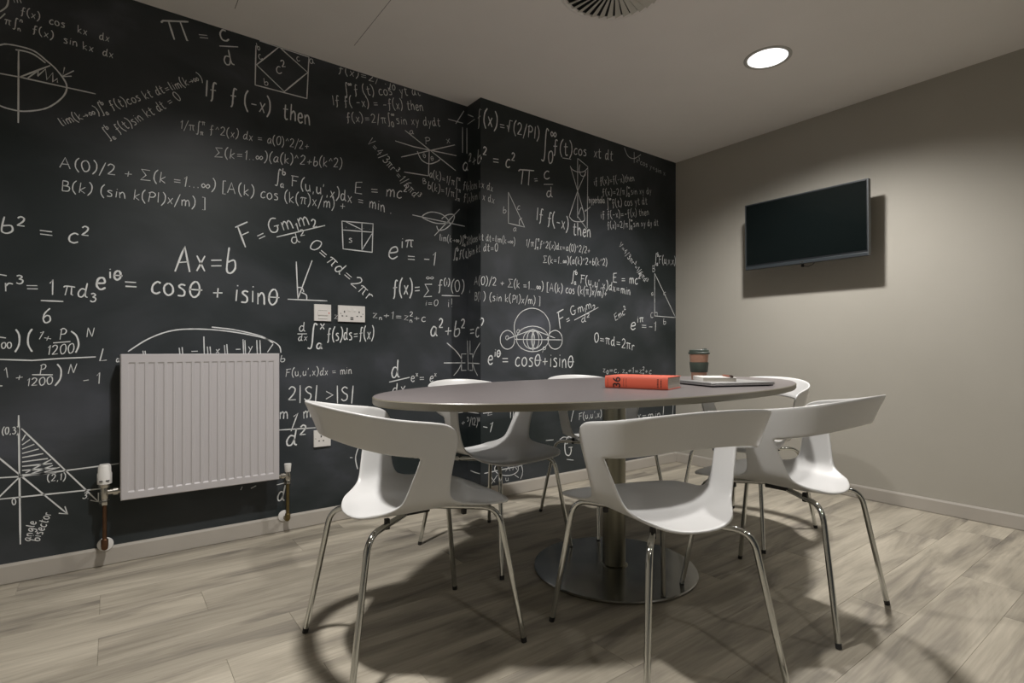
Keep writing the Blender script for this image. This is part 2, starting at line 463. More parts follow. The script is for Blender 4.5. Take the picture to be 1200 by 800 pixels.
# text, start (s, z), end (s, z), cap heights; s runs along the wall and round its step
FORMULAE = [
 ('f(x)  cos   kx   dx', -0.28, 2.199, -0.001, 2.185, 0.0298, 0.0322),
 ('π∫^{n}_{n}  f(x)  sin kx  dx', -0.326, 2.146, 0.013, 2.121, 0.0294, 0.0323),
 ('m', -0.299, 2.238, -0.272, 2.245, 0.0264, 0.0266),
 ('Π', 0.201, 2.265, 0.312, 2.3, 0.083, 0.0853),
 ('=', 0.322, 2.307, 0.377, 2.318, 0.0544, 0.0551),
 ('c', 0.412, 2.334, 0.458, 2.35, 0.0794, 0.0803),
 ('d', 0.426, 2.227, 0.477, 2.243, 0.0678, 0.0686),
 ('c^{2}', 0.655, 2.258, 0.711, 2.275, 0.0546, 0.0553),
 ('a', 0.815, 2.355, 0.844, 2.364, 0.0392, 0.0395),
 ('b', 0.6, 2.183, 0.623, 2.19, 0.0332, 0.0334),
 ('c', 0.577, 2.3, 0.596, 2.31, 0.0372, 0.0373),
 ('c', 0.752, 2.348, 0.772, 2.354, 0.0344, 0.0345),
 ('b', 0.57, 2.343, 0.585, 2.348, 0.033, 0.0331),
 ('lim(k→∞)∫^{b}_{a} f(t)cos kt dt=lim(k→∞)', -0.155, 1.796, 0.343, 2.13, 0.0326, 0.0371),
 ('∫^{b}_{a} f(t)sin kt dt = 0', -0.007, 1.779, 0.259, 2.021, 0.0357, 0.0383),
 ('If  f (-x)  then', 0.346, 2.057, 0.823, 2.039, 0.0743, 0.0829),
 ('1/π∫^{π}_{π} fʌ2(x) dx = a(0)ʌ2/2+', 0.249, 1.885, 0.815, 1.915, 0.0382, 0.0436),
 ('Σ(k=1..∞)(a(k)ʌ2+b(kʌ2)', 0.384, 1.788, 0.986, 1.858, 0.0434, 0.0497),
 ('A(0)/2 + Σ(k =1...∞) [A(k) cos (k(π)x/m) +', -0.163, 1.629, 1.005, 1.635, 0.0428, 0.0567),
 ('B(k) (sin k(PI)x/m) ]', -0.16, 1.537, 0.356, 1.543, 0.0411, 0.047),
 ("∫^{b}_{a} F(u,u',x)dx = min .", 0.647, 1.722, 1.267, 1.656, 0.0545, 0.0622),
 ('E = mc^{2}', 1.046, 1.737, 1.361, 1.758, 0.0641, 0.0683),
 ('b^{2} = c^{2}', -0.338, 1.346, -0.066, 1.326, 0.0619, 0.0668),
 ('r^{3}=', -0.328, 1.122, -0.215, 1.123, 0.0555, 0.0574),
 ('1', -0.194, 1.117, -0.173, 1.119, 0.0611, 0.0615),
 ('6', -0.217, 1.005, -0.184, 1.006, 0.0573, 0.0579),
 ('πd_{3}', -0.155, 1.116, -0.044, 1.109, 0.0583, 0.0601),
 ('e^{iθ}= cosθ + isinθ', -0.052, 1.151, 0.671, 1.115, 0.0812, 0.097),
 ('Ax=b', 0.23, 1.249, 0.484, 1.26, 0.114, 0.1212),
 ('F', 0.506, 1.383, 0.577, 1.416, 0.1056, 0.1074),
 ('=', 0.577, 1.416, 0.623, 1.443, 0.0661, 0.0668),
 ('Gm_{1}m_{2}', 0.623, 1.468, 0.853, 1.546, 0.0668, 0.0703),
 ('d^{2}', 0.727, 1.425, 0.806, 1.452, 0.0513, 0.0522),
 ('0=πd=2πr', 0.806, 1.426, 1.137, 1.156, 0.0609, 0.0653),
 ('. .', 0.995, 1.547, 1.07, 1.548, 0.0226, 0.023),
 ('. .', 1.094, 1.552, 1.142, 1.553, 0.0231, 0.0233),
 ('s', 1.014, 1.468, 1.042, 1.471, 0.0364, 0.0366),
 ('z', 0.937, 1.057, 0.963, 1.057, 0.0358, 0.036),
 ('f(x)=', 1.267, 1.202, 1.447, 1.217, 0.0862, 0.0892),
 ('Σ', 1.458, 1.203, 1.525, 1.207, 0.0745, 0.0755),
 ('∞', 1.475, 1.304, 1.537, 1.309, 0.0349, 0.0353),
 ('i=0', 1.469, 1.154, 1.56, 1.158, 0.0349, 0.0355),
 ('f^{(i)}(0)', 1.554, 1.244, 1.744, 1.251, 0.0658, 0.0681),
 ('i!', 1.618, 1.151, 1.665, 1.153, 0.0512, 0.0517),
 ('x^{i}', 1.719, 1.218, 1.803, 1.217, 0.047, 0.045),
 ('e^{iπ}', 1.231, 1.399, 1.404, 1.421, 0.1093, 0.1131),
 ('= -1', 1.35, 1.396, 1.548, 1.395, 0.0778, 0.0809),
 ('z_{n}+1=z^{2}_{n}+c', 1.147, 1.073, 1.481, 1.06, 0.042, 0.0449),
 ('a^{2}+b^{2} =c^{2}', 1.503, 0.975, 1.938, 0.976, 0.0952, 0.0967),
 ('d', 1.257, 0.738, 1.319, 0.74, 0.1003, 0.1015),
 ('dx', 1.262, 0.642, 1.35, 0.652, 0.0622, 0.0633),
 ('e^{x}= e^{x}', 1.377, 0.714, 1.548, 0.708, 0.0538, 0.0556),
 ('d', 0.76, 0.99, 0.798, 0.991, 0.0473, 0.0477),
 ('dx', 0.756, 0.943, 0.806, 0.943, 0.0344, 0.0348),
 ('∫^{x}_{a}', 0.802, 0.93, 0.897, 0.931, 0.0825, 0.0842),
 ('f(s)ds=f(x)', 0.901, 0.944, 1.161, 0.956, 0.0621, 0.0656),
 ("F(u,u',x)dx = min", 0.695, 0.764, 1.037, 0.768, 0.0382, 0.0411),
 ('2|S| >|S|', 0.707, 0.645, 1.051, 0.621, 0.068, 0.0733),
 ('m', 0.667, 0.554, 0.715, 0.551, 0.059, 0.0596),
 ('m', 0.781, 0.55, 0.827, 0.555, 0.0605, 0.0611),
 ('d^{2}', 0.695, 0.421, 0.802, 0.418, 0.0848, 0.0869),
 ('a', 0.019, 0.846, 0.033, 0.846, 0.0252, 0.0253),
 ('00', -0.335, 0.903, -0.302, 0.903, 0.0228, 0.023),
 (')', -0.297, 0.903, -0.275, 0.903, 0.0659, 0.0664),
 ('(', -0.262, 0.903, -0.238, 0.903, 0.0666, 0.0671),
 ('1+', -0.232, 0.94, -0.184, 0.927, 0.0336, 0.034),
 ('P', -0.166, 0.938, -0.139, 0.938, 0.0445, 0.0448),
 ('1200', -0.202, 0.876, -0.115, 0.886, 0.0373, 0.0382),
 (')', -0.118, 0.897, -0.088, 0.903, 0.0659, 0.0664),
 ('N', -0.08, 0.949, -0.047, 0.949, 0.0385, 0.0389),
 ('L', -0.038, 0.85, -0.007, 0.85, 0.0532, 0.0536),
 ('1', -0.323, 0.789, -0.307, 0.792, 0.0393, 0.0395),
 ('+', -0.297, 0.775, -0.267, 0.777, 0.0363, 0.0366),
 ('P', -0.225, 0.802, -0.202, 0.805, 0.037, 0.0373),
 ('1200', -0.262, 0.757, -0.181, 0.76, 0.03, 0.0307),
 (')', -0.179, 0.767, -0.15, 0.766, 0.0648, 0.0653),
 ('N', -0.139, 0.8, -0.107, 0.803, 0.0379, 0.0383),
 ('-', -0.093, 0.753, -0.063, 0.756, 0.0489, 0.0493),
 ('1', -0.047, 0.755, -0.027, 0.758, 0.046, 0.0462),
 ('(0,3)', -0.333, 0.574, -0.282, 0.572, 0.0261, 0.0265),
 ('(2,1)', -0.202, 0.375, -0.142, 0.373, 0.0271, 0.0276),
 ('3.', -0.093, 0.289, -0.069, 0.285, 0.0244, 0.0246),
 ('0', -0.304, 0.301, -0.29, 0.299, 0.023, 0.0231),
 ('angle', -0.253, 0.149, -0.232, 0.225, 0.0267, 0.0269),
 ('bisector', -0.225, 0.143, -0.186, 0.25, 0.0303, 0.0306),
 ('b', 0.671, 0.837, 0.699, 0.836, 0.0337, 0.034),
 ('d', 0.655, 0.156, 0.699, 0.149, 0.0757, 0.0764),
 ('f(x)=2/π∫_{0}', 0.959, 2.356, 1.287, 2.371, 0.0449, 0.0481),
 ('∫^{∞}f (t) cos  yt dt', 0.995, 2.249, 1.447, 2.373, 0.0498, 0.0545),
 ('If f( -x) = -f(x) then', 0.932, 2.178, 1.464, 2.288, 0.0491, 0.0547),
 ('f(x)=2/π∫^{∞}_{0}sin xy dydt', 1.005, 2.111, 1.577, 2.226, 0.0454, 0.0508),
 ('V=4/3πr^{3}=1/6πd^{3}', 1.118, 2.024, 1.415, 1.757, 0.0464, 0.0493),
 ('P', 1.469, 2.095, 1.514, 2.105, 0.0398, 0.0402),
 ('x', 1.612, 2.133, 1.647, 2.146, 0.0409, 0.0412),
 ('a', 1.371, 2.131, 1.404, 2.139, 0.0342, 0.0344),
 ('θ', 1.458, 2.013, 1.481, 2.018, 0.0298, 0.0299),
 ('θ', 1.508, 2.009, 1.531, 2.013, 0.0301, 0.0302),
 ('B', 1.453, 1.863, 1.481, 1.868, 0.0298, 0.0299),
 ('a(k)=1/π∫^{π} f(x)cos kx dx', 1.497, 1.911, 2.0, 1.848, 0.0451, 0.0464),
 ('b(k)=1/π∫^{π}_{π} f(x)sin kx dx', 1.486, 1.839, 2.012, 1.778, 0.045, 0.0465),
 ('lim(k→∞)∫^{b}_{a}f(t)cos kt dt=lim(k→∞)', 1.565, 1.544, 2.168, 1.548, 0.0406, 0.0425),
 ('∫^{b}_{a}f(t)sin kt dt=0', 1.659, 1.452, 2.038, 1.496, 0.0464, 0.0467),
 ('f(x)', 1.878, 2.238, 2.038, 2.233, 0.0908, 0.0934),
 ('=√(2/PI)', 2.044, 2.235, 2.368, 2.248, 0.0727, 0.077),
 ('∫^{∞}_{0}', 2.375, 2.161, 2.515, 2.169, 0.1377, 0.141),
 ('f(t)', 2.477, 2.189, 2.661, 2.206, 0.0897, 0.0925),
 ('cos  xt dt', 2.661, 2.218, 3.056, 2.261, 0.0694, 0.0739),
 ('a^{2}+b^{2} = c^{2}', 1.725, 1.997, 2.168, 2.021, 0.0836, 0.085),
 ('Π', 2.181, 1.927, 2.312, 1.946, 0.0958, 0.0981),
 ('=', 2.319, 1.958, 2.361, 1.966, 0.06, 0.0604),
 ('c', 2.397, 2.0, 2.463, 2.013, 0.0829, 0.0839),
 ('d', 2.419, 1.888, 2.485, 1.899, 0.0666, 0.0673),
 ('b', 2.07, 1.73, 2.102, 1.734, 0.0417, 0.042),
 ('c', 2.181, 1.768, 2.208, 1.772, 0.0426, 0.0428),
 ('a', 2.148, 1.63, 2.181, 1.635, 0.037, 0.0373),
 ('If f(-x)', 2.333, 1.726, 2.622, 1.693, 0.082, 0.0861),
 ('then', 2.653, 1.674, 2.832, 1.673, 0.0866, 0.0891),
 ('hyperbola', 2.807, 1.912, 2.968, 1.938, 0.0474, 0.0486),
 ('if f(x)=f(-x)then', 2.857, 2.046, 3.288, 2.156, 0.0477, 0.051),
 ('f(x)=2/π∫^{∞}_{0}sin xy dy', 2.942, 1.989, 3.486, 2.095, 0.0454, 0.0492),
 ('∫^{∞}f(t) cos yt dt', 2.986, 1.911, 3.436, 2.008, 0.0518, 0.0554),
 ('if f(-x)=-f(x) then', 2.925, 1.823, 3.456, 1.926, 0.0483, 0.0523),
 ('f(x)=2/π∫^{∞}_{0}sin xy dy dt', 2.994, 1.76, 3.569, 1.863, 0.0457, 0.0498),
 ('x^{2}cos y=sin x', 3.298, 2.299, 3.653, 2.265, 0.0383, 0.0404),
 ('1/π∫^{π}_{π}fʌ2(x)dx=a(0)ʌ2/2+', 2.249, 1.552, 2.823, 1.565, 0.0431, 0.0475),
 ('Σ(k=1..∞)(a(k)ʌ2+b(kʌ2)', 2.39, 1.458, 2.994, 1.498, 0.0442, 0.0488),
 ("∫^{b}_{a} F(u,u',x)dx=min", 2.638, 1.361, 3.241, 1.299, 0.0576, 0.0633),
 ('E = mc^{2}', 3.047, 1.38, 3.356, 1.39, 0.0676, 0.0709),
 ('V=4/3πr^{3}=1/6πd^{3}', 3.111, 1.651, 3.416, 1.394, 0.0435, 0.0455),
 ('A(0)/2 + Σ(k =1...∞) [A(k) cos (k(π)x/m)+', 1.841, 1.286, 2.994, 1.272, 0.0477, 0.0579),
 ('B(k) (sin k(PI)x/m) ]', 1.841, 1.194, 2.375, 1.186, 0.0452, 0.0496),
 ('a', 2.175, 1.001, 2.208, 1.002, 0.0372, 0.0374),
 ('P', 2.382, 0.878, 2.419, 0.878, 0.0386, 0.0388),
 ('o', 2.089, 0.958, 2.122, 0.958, 0.0419, 0.0421),
 ('e^{iθ}= cosθ+isinθ', 1.956, 0.808, 2.669, 0.773, 0.0869, 0.0984),
 ('F', 2.53, 1.036, 2.606, 1.06, 0.1131, 0.1146),
 ('=', 2.599, 1.066, 2.645, 1.084, 0.0686, 0.0692),
 ('Gm_{1}m_{2}', 2.638, 1.13, 2.874, 1.193, 0.0576, 0.0598),
 ('d^{2}', 2.733, 1.081, 2.823, 1.096, 0.0468, 0.0475),
 ('Emc^{2}', 3.074, 1.104, 3.203, 1.171, 0.0494, 0.0504),
 ('e^{iπ}', 3.231, 1.045, 3.396, 1.056, 0.0885, 0.0907),
 ('=-1', 3.356, 1.048, 3.548, 1.039, 0.0709, 0.0729),
 ('B', 3.486, 1.498, 3.527, 1.501, 0.046, 0.0462),
 ('C', 3.466, 1.142, 3.507, 1.144, 0.0393, 0.0395),
 ('b', 3.621, 1.094, 3.664, 1.095, 0.0469, 0.0471),
 ('c', 3.621, 1.322, 3.664, 1.324, 0.0402, 0.0404),
 ('∫^{b}_{a}F(u,v,x)', 3.517, 1.566, 3.784, 1.578, 0.0594, 0.0616),
 ('a', 3.476, 1.313, 3.507, 1.315, 0.0393, 0.0395),
 ('0=πd=2πr', 2.857, 0.954, 3.288, 0.887, 0.0656, 0.0702),
 ('z_{0}=c, z_{n}+1=z^{2}_{n}+c', 2.942, 0.737, 3.486, 0.71, 0.0423, 0.046),
 ('+P/12)^{N}', 1.713, 0.431, 1.906, 0.444, 0.0469, 0.0456),
 ('-1', 1.914, 0.419, 1.994, 0.396, 0.0608, 0.0617),
 ('L', 1.956, 0.501, 2.0, 0.503, 0.0358, 0.0361),
 ('||x', 2.122, 0.479, 2.188, 0.474, 0.0474, 0.048),
 ('u', 2.089, 0.094, 2.122, 0.089, 0.0314, 0.0316),
 ('FXR', 2.025, 0.155, 2.195, 0.148, 0.0414, 0.0427),
 ('G', 2.576, 0.193, 2.669, 0.182, 0.1254, 0.1273),
 ("F(u,u',x)dx", 2.709, 0.416, 3.003, 0.424, 0.0466, 0.0488),
 ('e^{3}', 1.241, 0.386, 1.287, 0.386, 0.0381, 0.0384),
 ('a', 2.583, 0.267, 2.614, 0.263, 0.0342, 0.0344),
 ('dx=min', 3.25, 0.374, 3.6, 0.366, 0.0571, 0.0601),
]
SKETCHES = [
 (1,[-0.314,2.242,-0.319,2.214,-0.338,2.187]),
 (0,[-0.338,2.161,-0.323,2.186]),
 (1,[-0.352,2.052,-0.338,2.06,-0.319,2.07,-0.277,2.074,-0.238,2.069,-0.202,2.043,-0.177,2.022,-0.152,1.989,-0.141,1.959,-0.15,1.921,-0.179,1.879,-0.215,1.848,-0.272,1.825,-0.314,1.824,-0.338,1.829,-0.352,1.834]),
 (1,[-0.294,2.057,-0.265,2.06,-0.238,2.055,-0.206,2.034]),
 (0,[-0.352,1.951,-0.282,1.955,-0.049,1.956]),
 (0,[-0.285,2.055,-0.286,1.776]),
 (0,[-0.283,1.954,-0.192,2.028]),
 (0,[-0.258,1.959,-0.227,1.998,-0.23,1.974,-0.206,2.01,-0.202,1.969,-0.184,2.002,-0.184,1.965,-0.17,1.983,-0.17,1.967]),
 (0,[-0.148,2.035,-0.154,1.997,-0.119,2.03]),
 (0,[-0.126,2.006,-0.152,1.996]),
 (0,[0.405,2.308,0.484,2.33]),
 (0,[0.562,2.394,0.558,2.172,0.8,2.174,0.81,2.388,0.577,2.391]),
 (0,[0.564,2.271,0.667,2.392,0.804,2.308,0.691,2.178,0.564,2.271]),
 (0,[-0.347,1.186,-0.319,1.182]),
 (0,[-0.22,1.092,-0.152,1.092]),
 (0,[0.655,1.452,0.892,1.542]),
 (0,[0.98,1.577,1.152,1.587,1.147,1.43,0.986,1.431,0.98,1.577]),
 (0,[0.986,1.531,1.147,1.54]),
 (0,[1.089,1.583,1.089,1.436]),
 (0,[1.002,1.576,1.089,1.546]),
 (0,[1.089,1.436,1.147,1.533]),
 (0,[0.707,1.149,0.903,1.151]),
 (0,[0.748,1.34,0.756,1.154]),
 (0,[0.826,1.354,0.756,1.154]),
 (1,[0.756,1.211,0.776,1.21,0.785,1.189]),
 (1,[0.774,1.186,0.797,1.175,0.799,1.151]),
 (0,[1.58,1.22,1.705,1.224]),
 (0,[1.594,0.818,1.897,0.814]),
 (0,[1.763,0.953,1.773,0.769]),
 (0,[1.793,0.952,1.793,0.869]),
 (1,[1.615,0.938,1.683,0.884,1.719,0.83,1.699,0.78,1.662,0.74]),
 (1,[1.914,0.947,1.841,0.876,1.822,0.83,1.841,0.781,1.878,0.742]),
 (0,[1.717,0.871,1.822,0.871,1.822,0.771,1.717,0.77,1.717,0.871]),
 (0,[1.246,0.716,1.371,0.739]),
 (0,[0.754,0.977,0.8,0.978]),
 (0,[0.723,0.49,0.756,0.578,0.735,0.562]),
 (0,[0.667,0.501,0.844,0.497]),
 (1,[1.077,0.389,1.054,0.32,1.065,0.255]),
 (0,[1.023,0.322,1.037,0.32]),
 (0,[-0.338,0.946,-0.321,0.943]),
 (0,[-0.183,0.925,-0.13,0.931]),
 (0,[-0.338,0.861,-0.245,0.856,-0.158,0.863,-0.049,0.868]),
 (0,[-0.246,0.8,-0.184,0.798]),
 (0,[-0.338,0.76,-0.331,0.76]),
 (0,[-0.285,0.644,-0.28,0.143]),
 (0,[-0.277,0.592,-0.04,0.267]),
 (0,[-0.066,0.278,-0.04,0.267,-0.04,0.305]),
 (0,[-0.347,0.41,-0.281,0.406,0.028,0.417]),
 (0,[-0.347,0.328,-0.024,0.32]),
 (0,[-0.347,0.494,-0.139,0.235]),
 (0,[-0.166,0.243,-0.139,0.235,-0.147,0.267]),
 (0,[-0.347,0.328,-0.281,0.406]),
 (0,[-0.275,0.545,-0.265,0.567]),
 (0,[-0.275,0.528,-0.252,0.547]),
 (0,[-0.275,0.512,-0.239,0.527]),
 (0,[-0.275,0.495,-0.226,0.507]),
 (0,[-0.275,0.479,-0.213,0.487]),
 (0,[-0.275,0.462,-0.199,0.466]),
 (0,[-0.275,0.445,-0.186,0.445]),
 (0,[-0.275,0.429,-0.173,0.425]),
 (0,[-0.275,0.412,-0.173,0.406]),
 (0,[-0.265,0.418,-0.189,0.461]),
 (0,[-0.25,0.412,-0.184,0.437]),
 (0,[-0.21,0.413,-0.163,0.427]),
 (1,[0.06,0.89,0.129,0.943,0.207,0.979,0.289,0.991,0.404,0.988,0.524,0.971,0.62,0.946,0.666,0.917,0.675,0.883]),
 (1,[0.374,1.002,0.475,0.99,0.587,0.962,0.639,0.929]),
 (0,[0.246,0.906,0.249,0.872]),
 (0,[0.257,0.909,0.26,0.872]),
 (0,[0.112,0.893,0.115,0.872]),
 (0,[0.12,0.893,0.122,0.872]),
 (0,[0.342,0.958,0.344,0.871]),
 (0,[0.356,0.912,0.359,0.871]),
 (0,[0.367,0.912,0.37,0.871]),
 (0,[0.426,0.919,0.429,0.876]),
 (0,[0.436,0.923,0.439,0.876]),
 (0,[0.505,0.947,0.508,0.87]),
 (0,[0.513,0.943,0.516,0.87]),
 (0,[0.565,0.944,0.568,0.87]),
 (0,[0.579,0.944,0.582,0.87]),
 (0,[0.293,0.89,0.318,0.891]),
 (0,[0.474,0.899,0.494,0.9]),
 (0,[0.392,0.899,0.404,0.881]),
 (0,[0.406,0.901,0.392,0.882]),
 (0,[0.529,0.913,0.536,0.899]),
 (0,[0.546,0.915,0.528,0.877]),
 (0,[0.638,0.924,0.613,0.885]),
 (0,[0.655,0.232,0.701,0.237]),
 (0,[0.539,0.233,0.562,0.242]),
 (0,[0.495,0.232,0.502,0.247]),
 (0,[1.342,2.145,1.677,1.982]),
 (0,[1.282,2.071,1.398,2.064,1.682,2.074]),
 (0,[1.319,1.988,1.671,2.137]),
 (0,[1.497,2.069,1.492,1.915]),
 (1,[1.419,2.044,1.446,2.0,1.494,1.986,1.542,2.006,1.569,2.027]),
 (0,[1.337,1.907,1.492,1.915]),
 (0,[1.624,2.281,1.763,2.283,1.847,2.286]),
 (0,[1.677,2.267,1.735,2.36,1.831,2.305]),
 (0,[1.725,2.258,1.725,2.101]),
 (0,[1.756,2.26,1.756,2.103]),
 (0,[1.388,1.671,1.773,1.652]),
 (0,[1.704,1.753,1.531,1.57]),
 (1,[1.451,1.672,1.505,1.705,1.579,1.704,1.626,1.673,1.617,1.655,1.542,1.645,1.478,1.656,1.451,1.672]),
 (1,[1.579,1.675,1.617,1.705,1.665,1.712,1.655,1.669,1.607,1.621,1.56,1.606,1.546,1.629]),
 (0,[2.56,2.173,2.638,2.181]),
 (0,[2.397,1.967,2.477,1.982]),
 (0,[2.113,1.867,2.113,1.676,2.24,1.669,2.113,1.867]),
 (1,[2.199,1.677,2.199,1.707,2.219,1.724]),
 (0,[2.699,2.2,2.699,1.794]),
 (0,[2.796,2.163,2.79,1.736]),
 (0,[2.699,2.2,2.796,2.163]),
 (1,[2.631,2.13,2.656,2.112,2.708,2.108,2.76,2.123,2.794,2.153]),
 (0,[2.631,2.134,2.699,1.978,2.763,1.827]),
 (0,[2.78,2.127,2.699,1.978,2.621,1.792]),
 (1,[2.621,1.792,2.656,1.769,2.708,1.769,2.76,1.784,2.76,1.827,2.734,1.871,2.708,1.819]),
 (1,[2.721,2.162,2.714,2.123,2.734,2.089,2.767,2.095,2.774,2.125]),
 (0,[2.699,1.804,2.787,1.73]),
 (0,[2.821,1.889,2.767,1.847]),
 (0,[2.774,1.853,2.767,1.847,2.776,1.866]),
 (1,[3.17,2.379,3.212,2.325,3.279,2.322,3.356,2.369]),
 (0,[3.279,2.371,3.279,2.288]),
 (0,[2.161,0.958,2.159,0.973,2.154,0.987,2.145,0.999,2.133,1.008,2.12,1.014,2.105,1.016,2.091,1.013,2.078,1.007,2.066,0.998,2.058,0.986,2.052,0.972,2.051,0.957,2.052,0.942,2.058,0.929,2.066,0.917,2.078,0.908,2.091,0.902,2.105,0.9,2.12,0.902,2.133,0.908,2.145,0.917,2.154,0.929,2.159,0.943,2.161,0.958]),
 (0,[2.559,0.963,2.557,0.979,2.551,0.994,2.541,1.006,2.527,1.016,2.512,1.022,2.495,1.024,2.479,1.021,2.464,1.015,2.451,1.005,2.441,0.992,2.435,0.977,2.433,0.961,2.435,0.945,2.441,0.931,2.451,0.918,2.464,0.908,2.479,0.902,2.495,0.9,2.512,0.902,2.527,0.908,2.541,0.918,2.551,0.931,2.557,0.946,2.559,0.963]),
 (0,[2.423,0.966,2.437,0.986,2.446,1.008,2.451,1.031,2.45,1.054,2.444,1.077,2.433,1.098,2.418,1.117,2.4,1.133,2.377,1.146,2.353,1.155,2.327,1.16,2.3,1.161,2.274,1.158,2.249,1.15,2.225,1.14,2.204,1.125,2.187,1.109,2.173,1.089,2.163,1.069,2.158,1.047,2.158,1.025,2.162,1.003,2.17,0.982,2.183,0.963]),
 (0,[2.441,0.967,2.436,0.988,2.422,1.008,2.4,1.025,2.372,1.038,2.339,1.045,2.304,1.047,2.27,1.043,2.239,1.034,2.212,1.021,2.192,1.004,2.179,0.985,2.175,0.964,2.179,0.943,2.192,0.924,2.212,0.907,2.239,0.895,2.27,0.887,2.304,0.884,2.339,0.886,2.372,0.895,2.4,0.908,2.422,0.925,2.436,0.945,2.441,0.967]),
 (0,[2.322,0.96,2.321,0.974,2.318,0.987,2.313,0.998,2.306,1.007,2.299,1.012,2.291,1.014,2.282,1.012,2.275,1.006,2.268,0.998,2.264,0.986,2.26,0.973,2.259,0.959,2.26,0.945,2.264,0.932,2.268,0.921,2.275,0.913,2.282,0.907,2.291,0.905,2.299,0.907,2.306,0.913,2.313,0.921,2.318,0.933,2.321,0.946,2.322,0.96]),
 (0,[2.357,0.96,2.356,0.975,2.353,0.988,2.348,0.999,2.341,1.008,2.334,1.013,2.326,1.015,2.317,1.013,2.31,1.007,2.303,0.998,2.298,0.987,2.295,0.974,2.294,0.96,2.295,0.946,2.298,0.933,2.303,0.921,2.31,0.913,2.317,0.907,2.326,0.905,2.334,0.907,2.341,0.913,2.348,0.922,2.353,0.933,2.356,0.946,2.357,0.96]),
 (0,[2.382,0.961,2.38,0.976,2.372,0.991,2.359,1.003,2.343,1.012,2.324,1.018,2.304,1.02,2.285,1.017,2.266,1.011,2.251,1.001,2.239,0.989,2.231,0.974,2.229,0.959,2.231,0.944,2.239,0.93,2.251,0.917,2.266,0.908,2.285,0.902,2.304,0.9,2.324,0.902,2.343,0.908,2.359,0.918,2.372,0.93,2.38,0.945,2.382,0.961]),
 (0,[2.105,0.963,2.308,1.027,2.495,0.973]),
 (0,[2.161,0.961,2.553,0.962]),
 (0,[2.308,1.027,2.308,0.884]),
 (0,[2.669,1.097,2.899,1.194]),
 (0,[3.517,1.487,3.517,1.157,3.78,1.153,3.517,1.487]),
 (0,[3.517,1.184,3.548,1.185,3.548,1.158]),
 (0,[1.695,0.513,1.991,0.52]),
 (0,[2.225,0.133,2.22,0.158,2.207,0.183,2.187,0.206,2.161,0.224,2.13,0.237,2.098,0.244,2.066,0.245,2.037,0.239,2.012,0.227,1.993,0.211,1.981,0.19,1.977,0.167,1.981,0.142,1.993,0.118,2.012,0.096,2.037,0.078,2.066,0.064,2.098,0.056,2.13,0.054,2.161,0.059,2.187,0.07,2.207,0.087,2.22,0.109,2.225,0.133]),
 (0,[2.191,0.153,2.188,0.165,2.178,0.176,2.163,0.187,2.144,0.196,2.122,0.203,2.098,0.208,2.075,0.209,2.053,0.208,2.035,0.204,2.021,0.197,2.012,0.188,2.009,0.178,2.012,0.167,2.021,0.155,2.035,0.145,2.053,0.136,2.075,0.129,2.098,0.124,2.122,0.122,2.144,0.123,2.163,0.127,2.178,0.134,2.188,0.143,2.191,0.153]),
 (0,[1.756,0.162,1.841,0.158,1.935,0.16,2.222,0.171]),
 (0,[2.161,0.12,2.256,0.053]),
 (0,[2.031,0.138,1.963,0.066]),
 (1,[2.53,0.295,2.568,0.314,2.618,0.303]),
 (0,[2.599,0.162,2.661,0.149]),
 (0,[2.415,0.307,2.481,0.305]),
 (1,[2.677,0.5,2.661,0.484,2.638,0.411]),
 (0,[3.632,0.491,3.621,0.385]),
 (0,[3.751,0.484,3.74,0.376]),
 (0,[1.216,0.279,1.214,0.288,1.209,0.297,1.201,0.305,1.191,0.311,1.179,0.316,1.166,0.318,1.154,0.319,1.142,0.317,1.132,0.313,1.124,0.307,1.119,0.3,1.118,0.292,1.119,0.283,1.124,0.275,1.132,0.267,1.142,0.26,1.154,0.255,1.166,0.253,1.179,0.252,1.191,0.254,1.201,0.258,1.209,0.264,1.214,0.271,1.216,0.279]),
 (1,[2.891,0.234,2.994,0.272,3.101,0.212]),
]
random.seed(11)
for s, s0, z0, s1, z1, h0, h1 in FORMULAE:
    st, W = layout(s)
    bms = (bmesh.new(), bmesh.new())
    dx, dz = s1 - s0, z1 - z0; l = math.hypot(dx, dz)
    ang = math.degrees(math.atan2(dz, dx))
    up = (-dz / l, dx / l) if abs(ang) > 9 else (0, 1)
    hm = (h0 + h1) / 2
    w = min(.0075, max(.0034, hm * .085))
    for q in st:
        pts = []
        for a, b in q:
            t = a / W; hh = (h0 + (h1 - h0) * t) / 10
            pts.append((s0 + dx * t + up[0] * b * hh, z0 + dz * t + up[1] * b * hh))
        ribbon(bms, pts, w)
    emit('chalk_formula', bms)
for sm, v in SKETCHES:
    pts = list(zip(v[::2], v[1::2]))
    if sm: pts = catmull(pts, 6)
    bms = (bmesh.new(), bmesh.new())
    ribbon(bms, pts, .0054 if pts[0][0] < 1.9 else .0048)
    emit('chalk_sketch', bms)

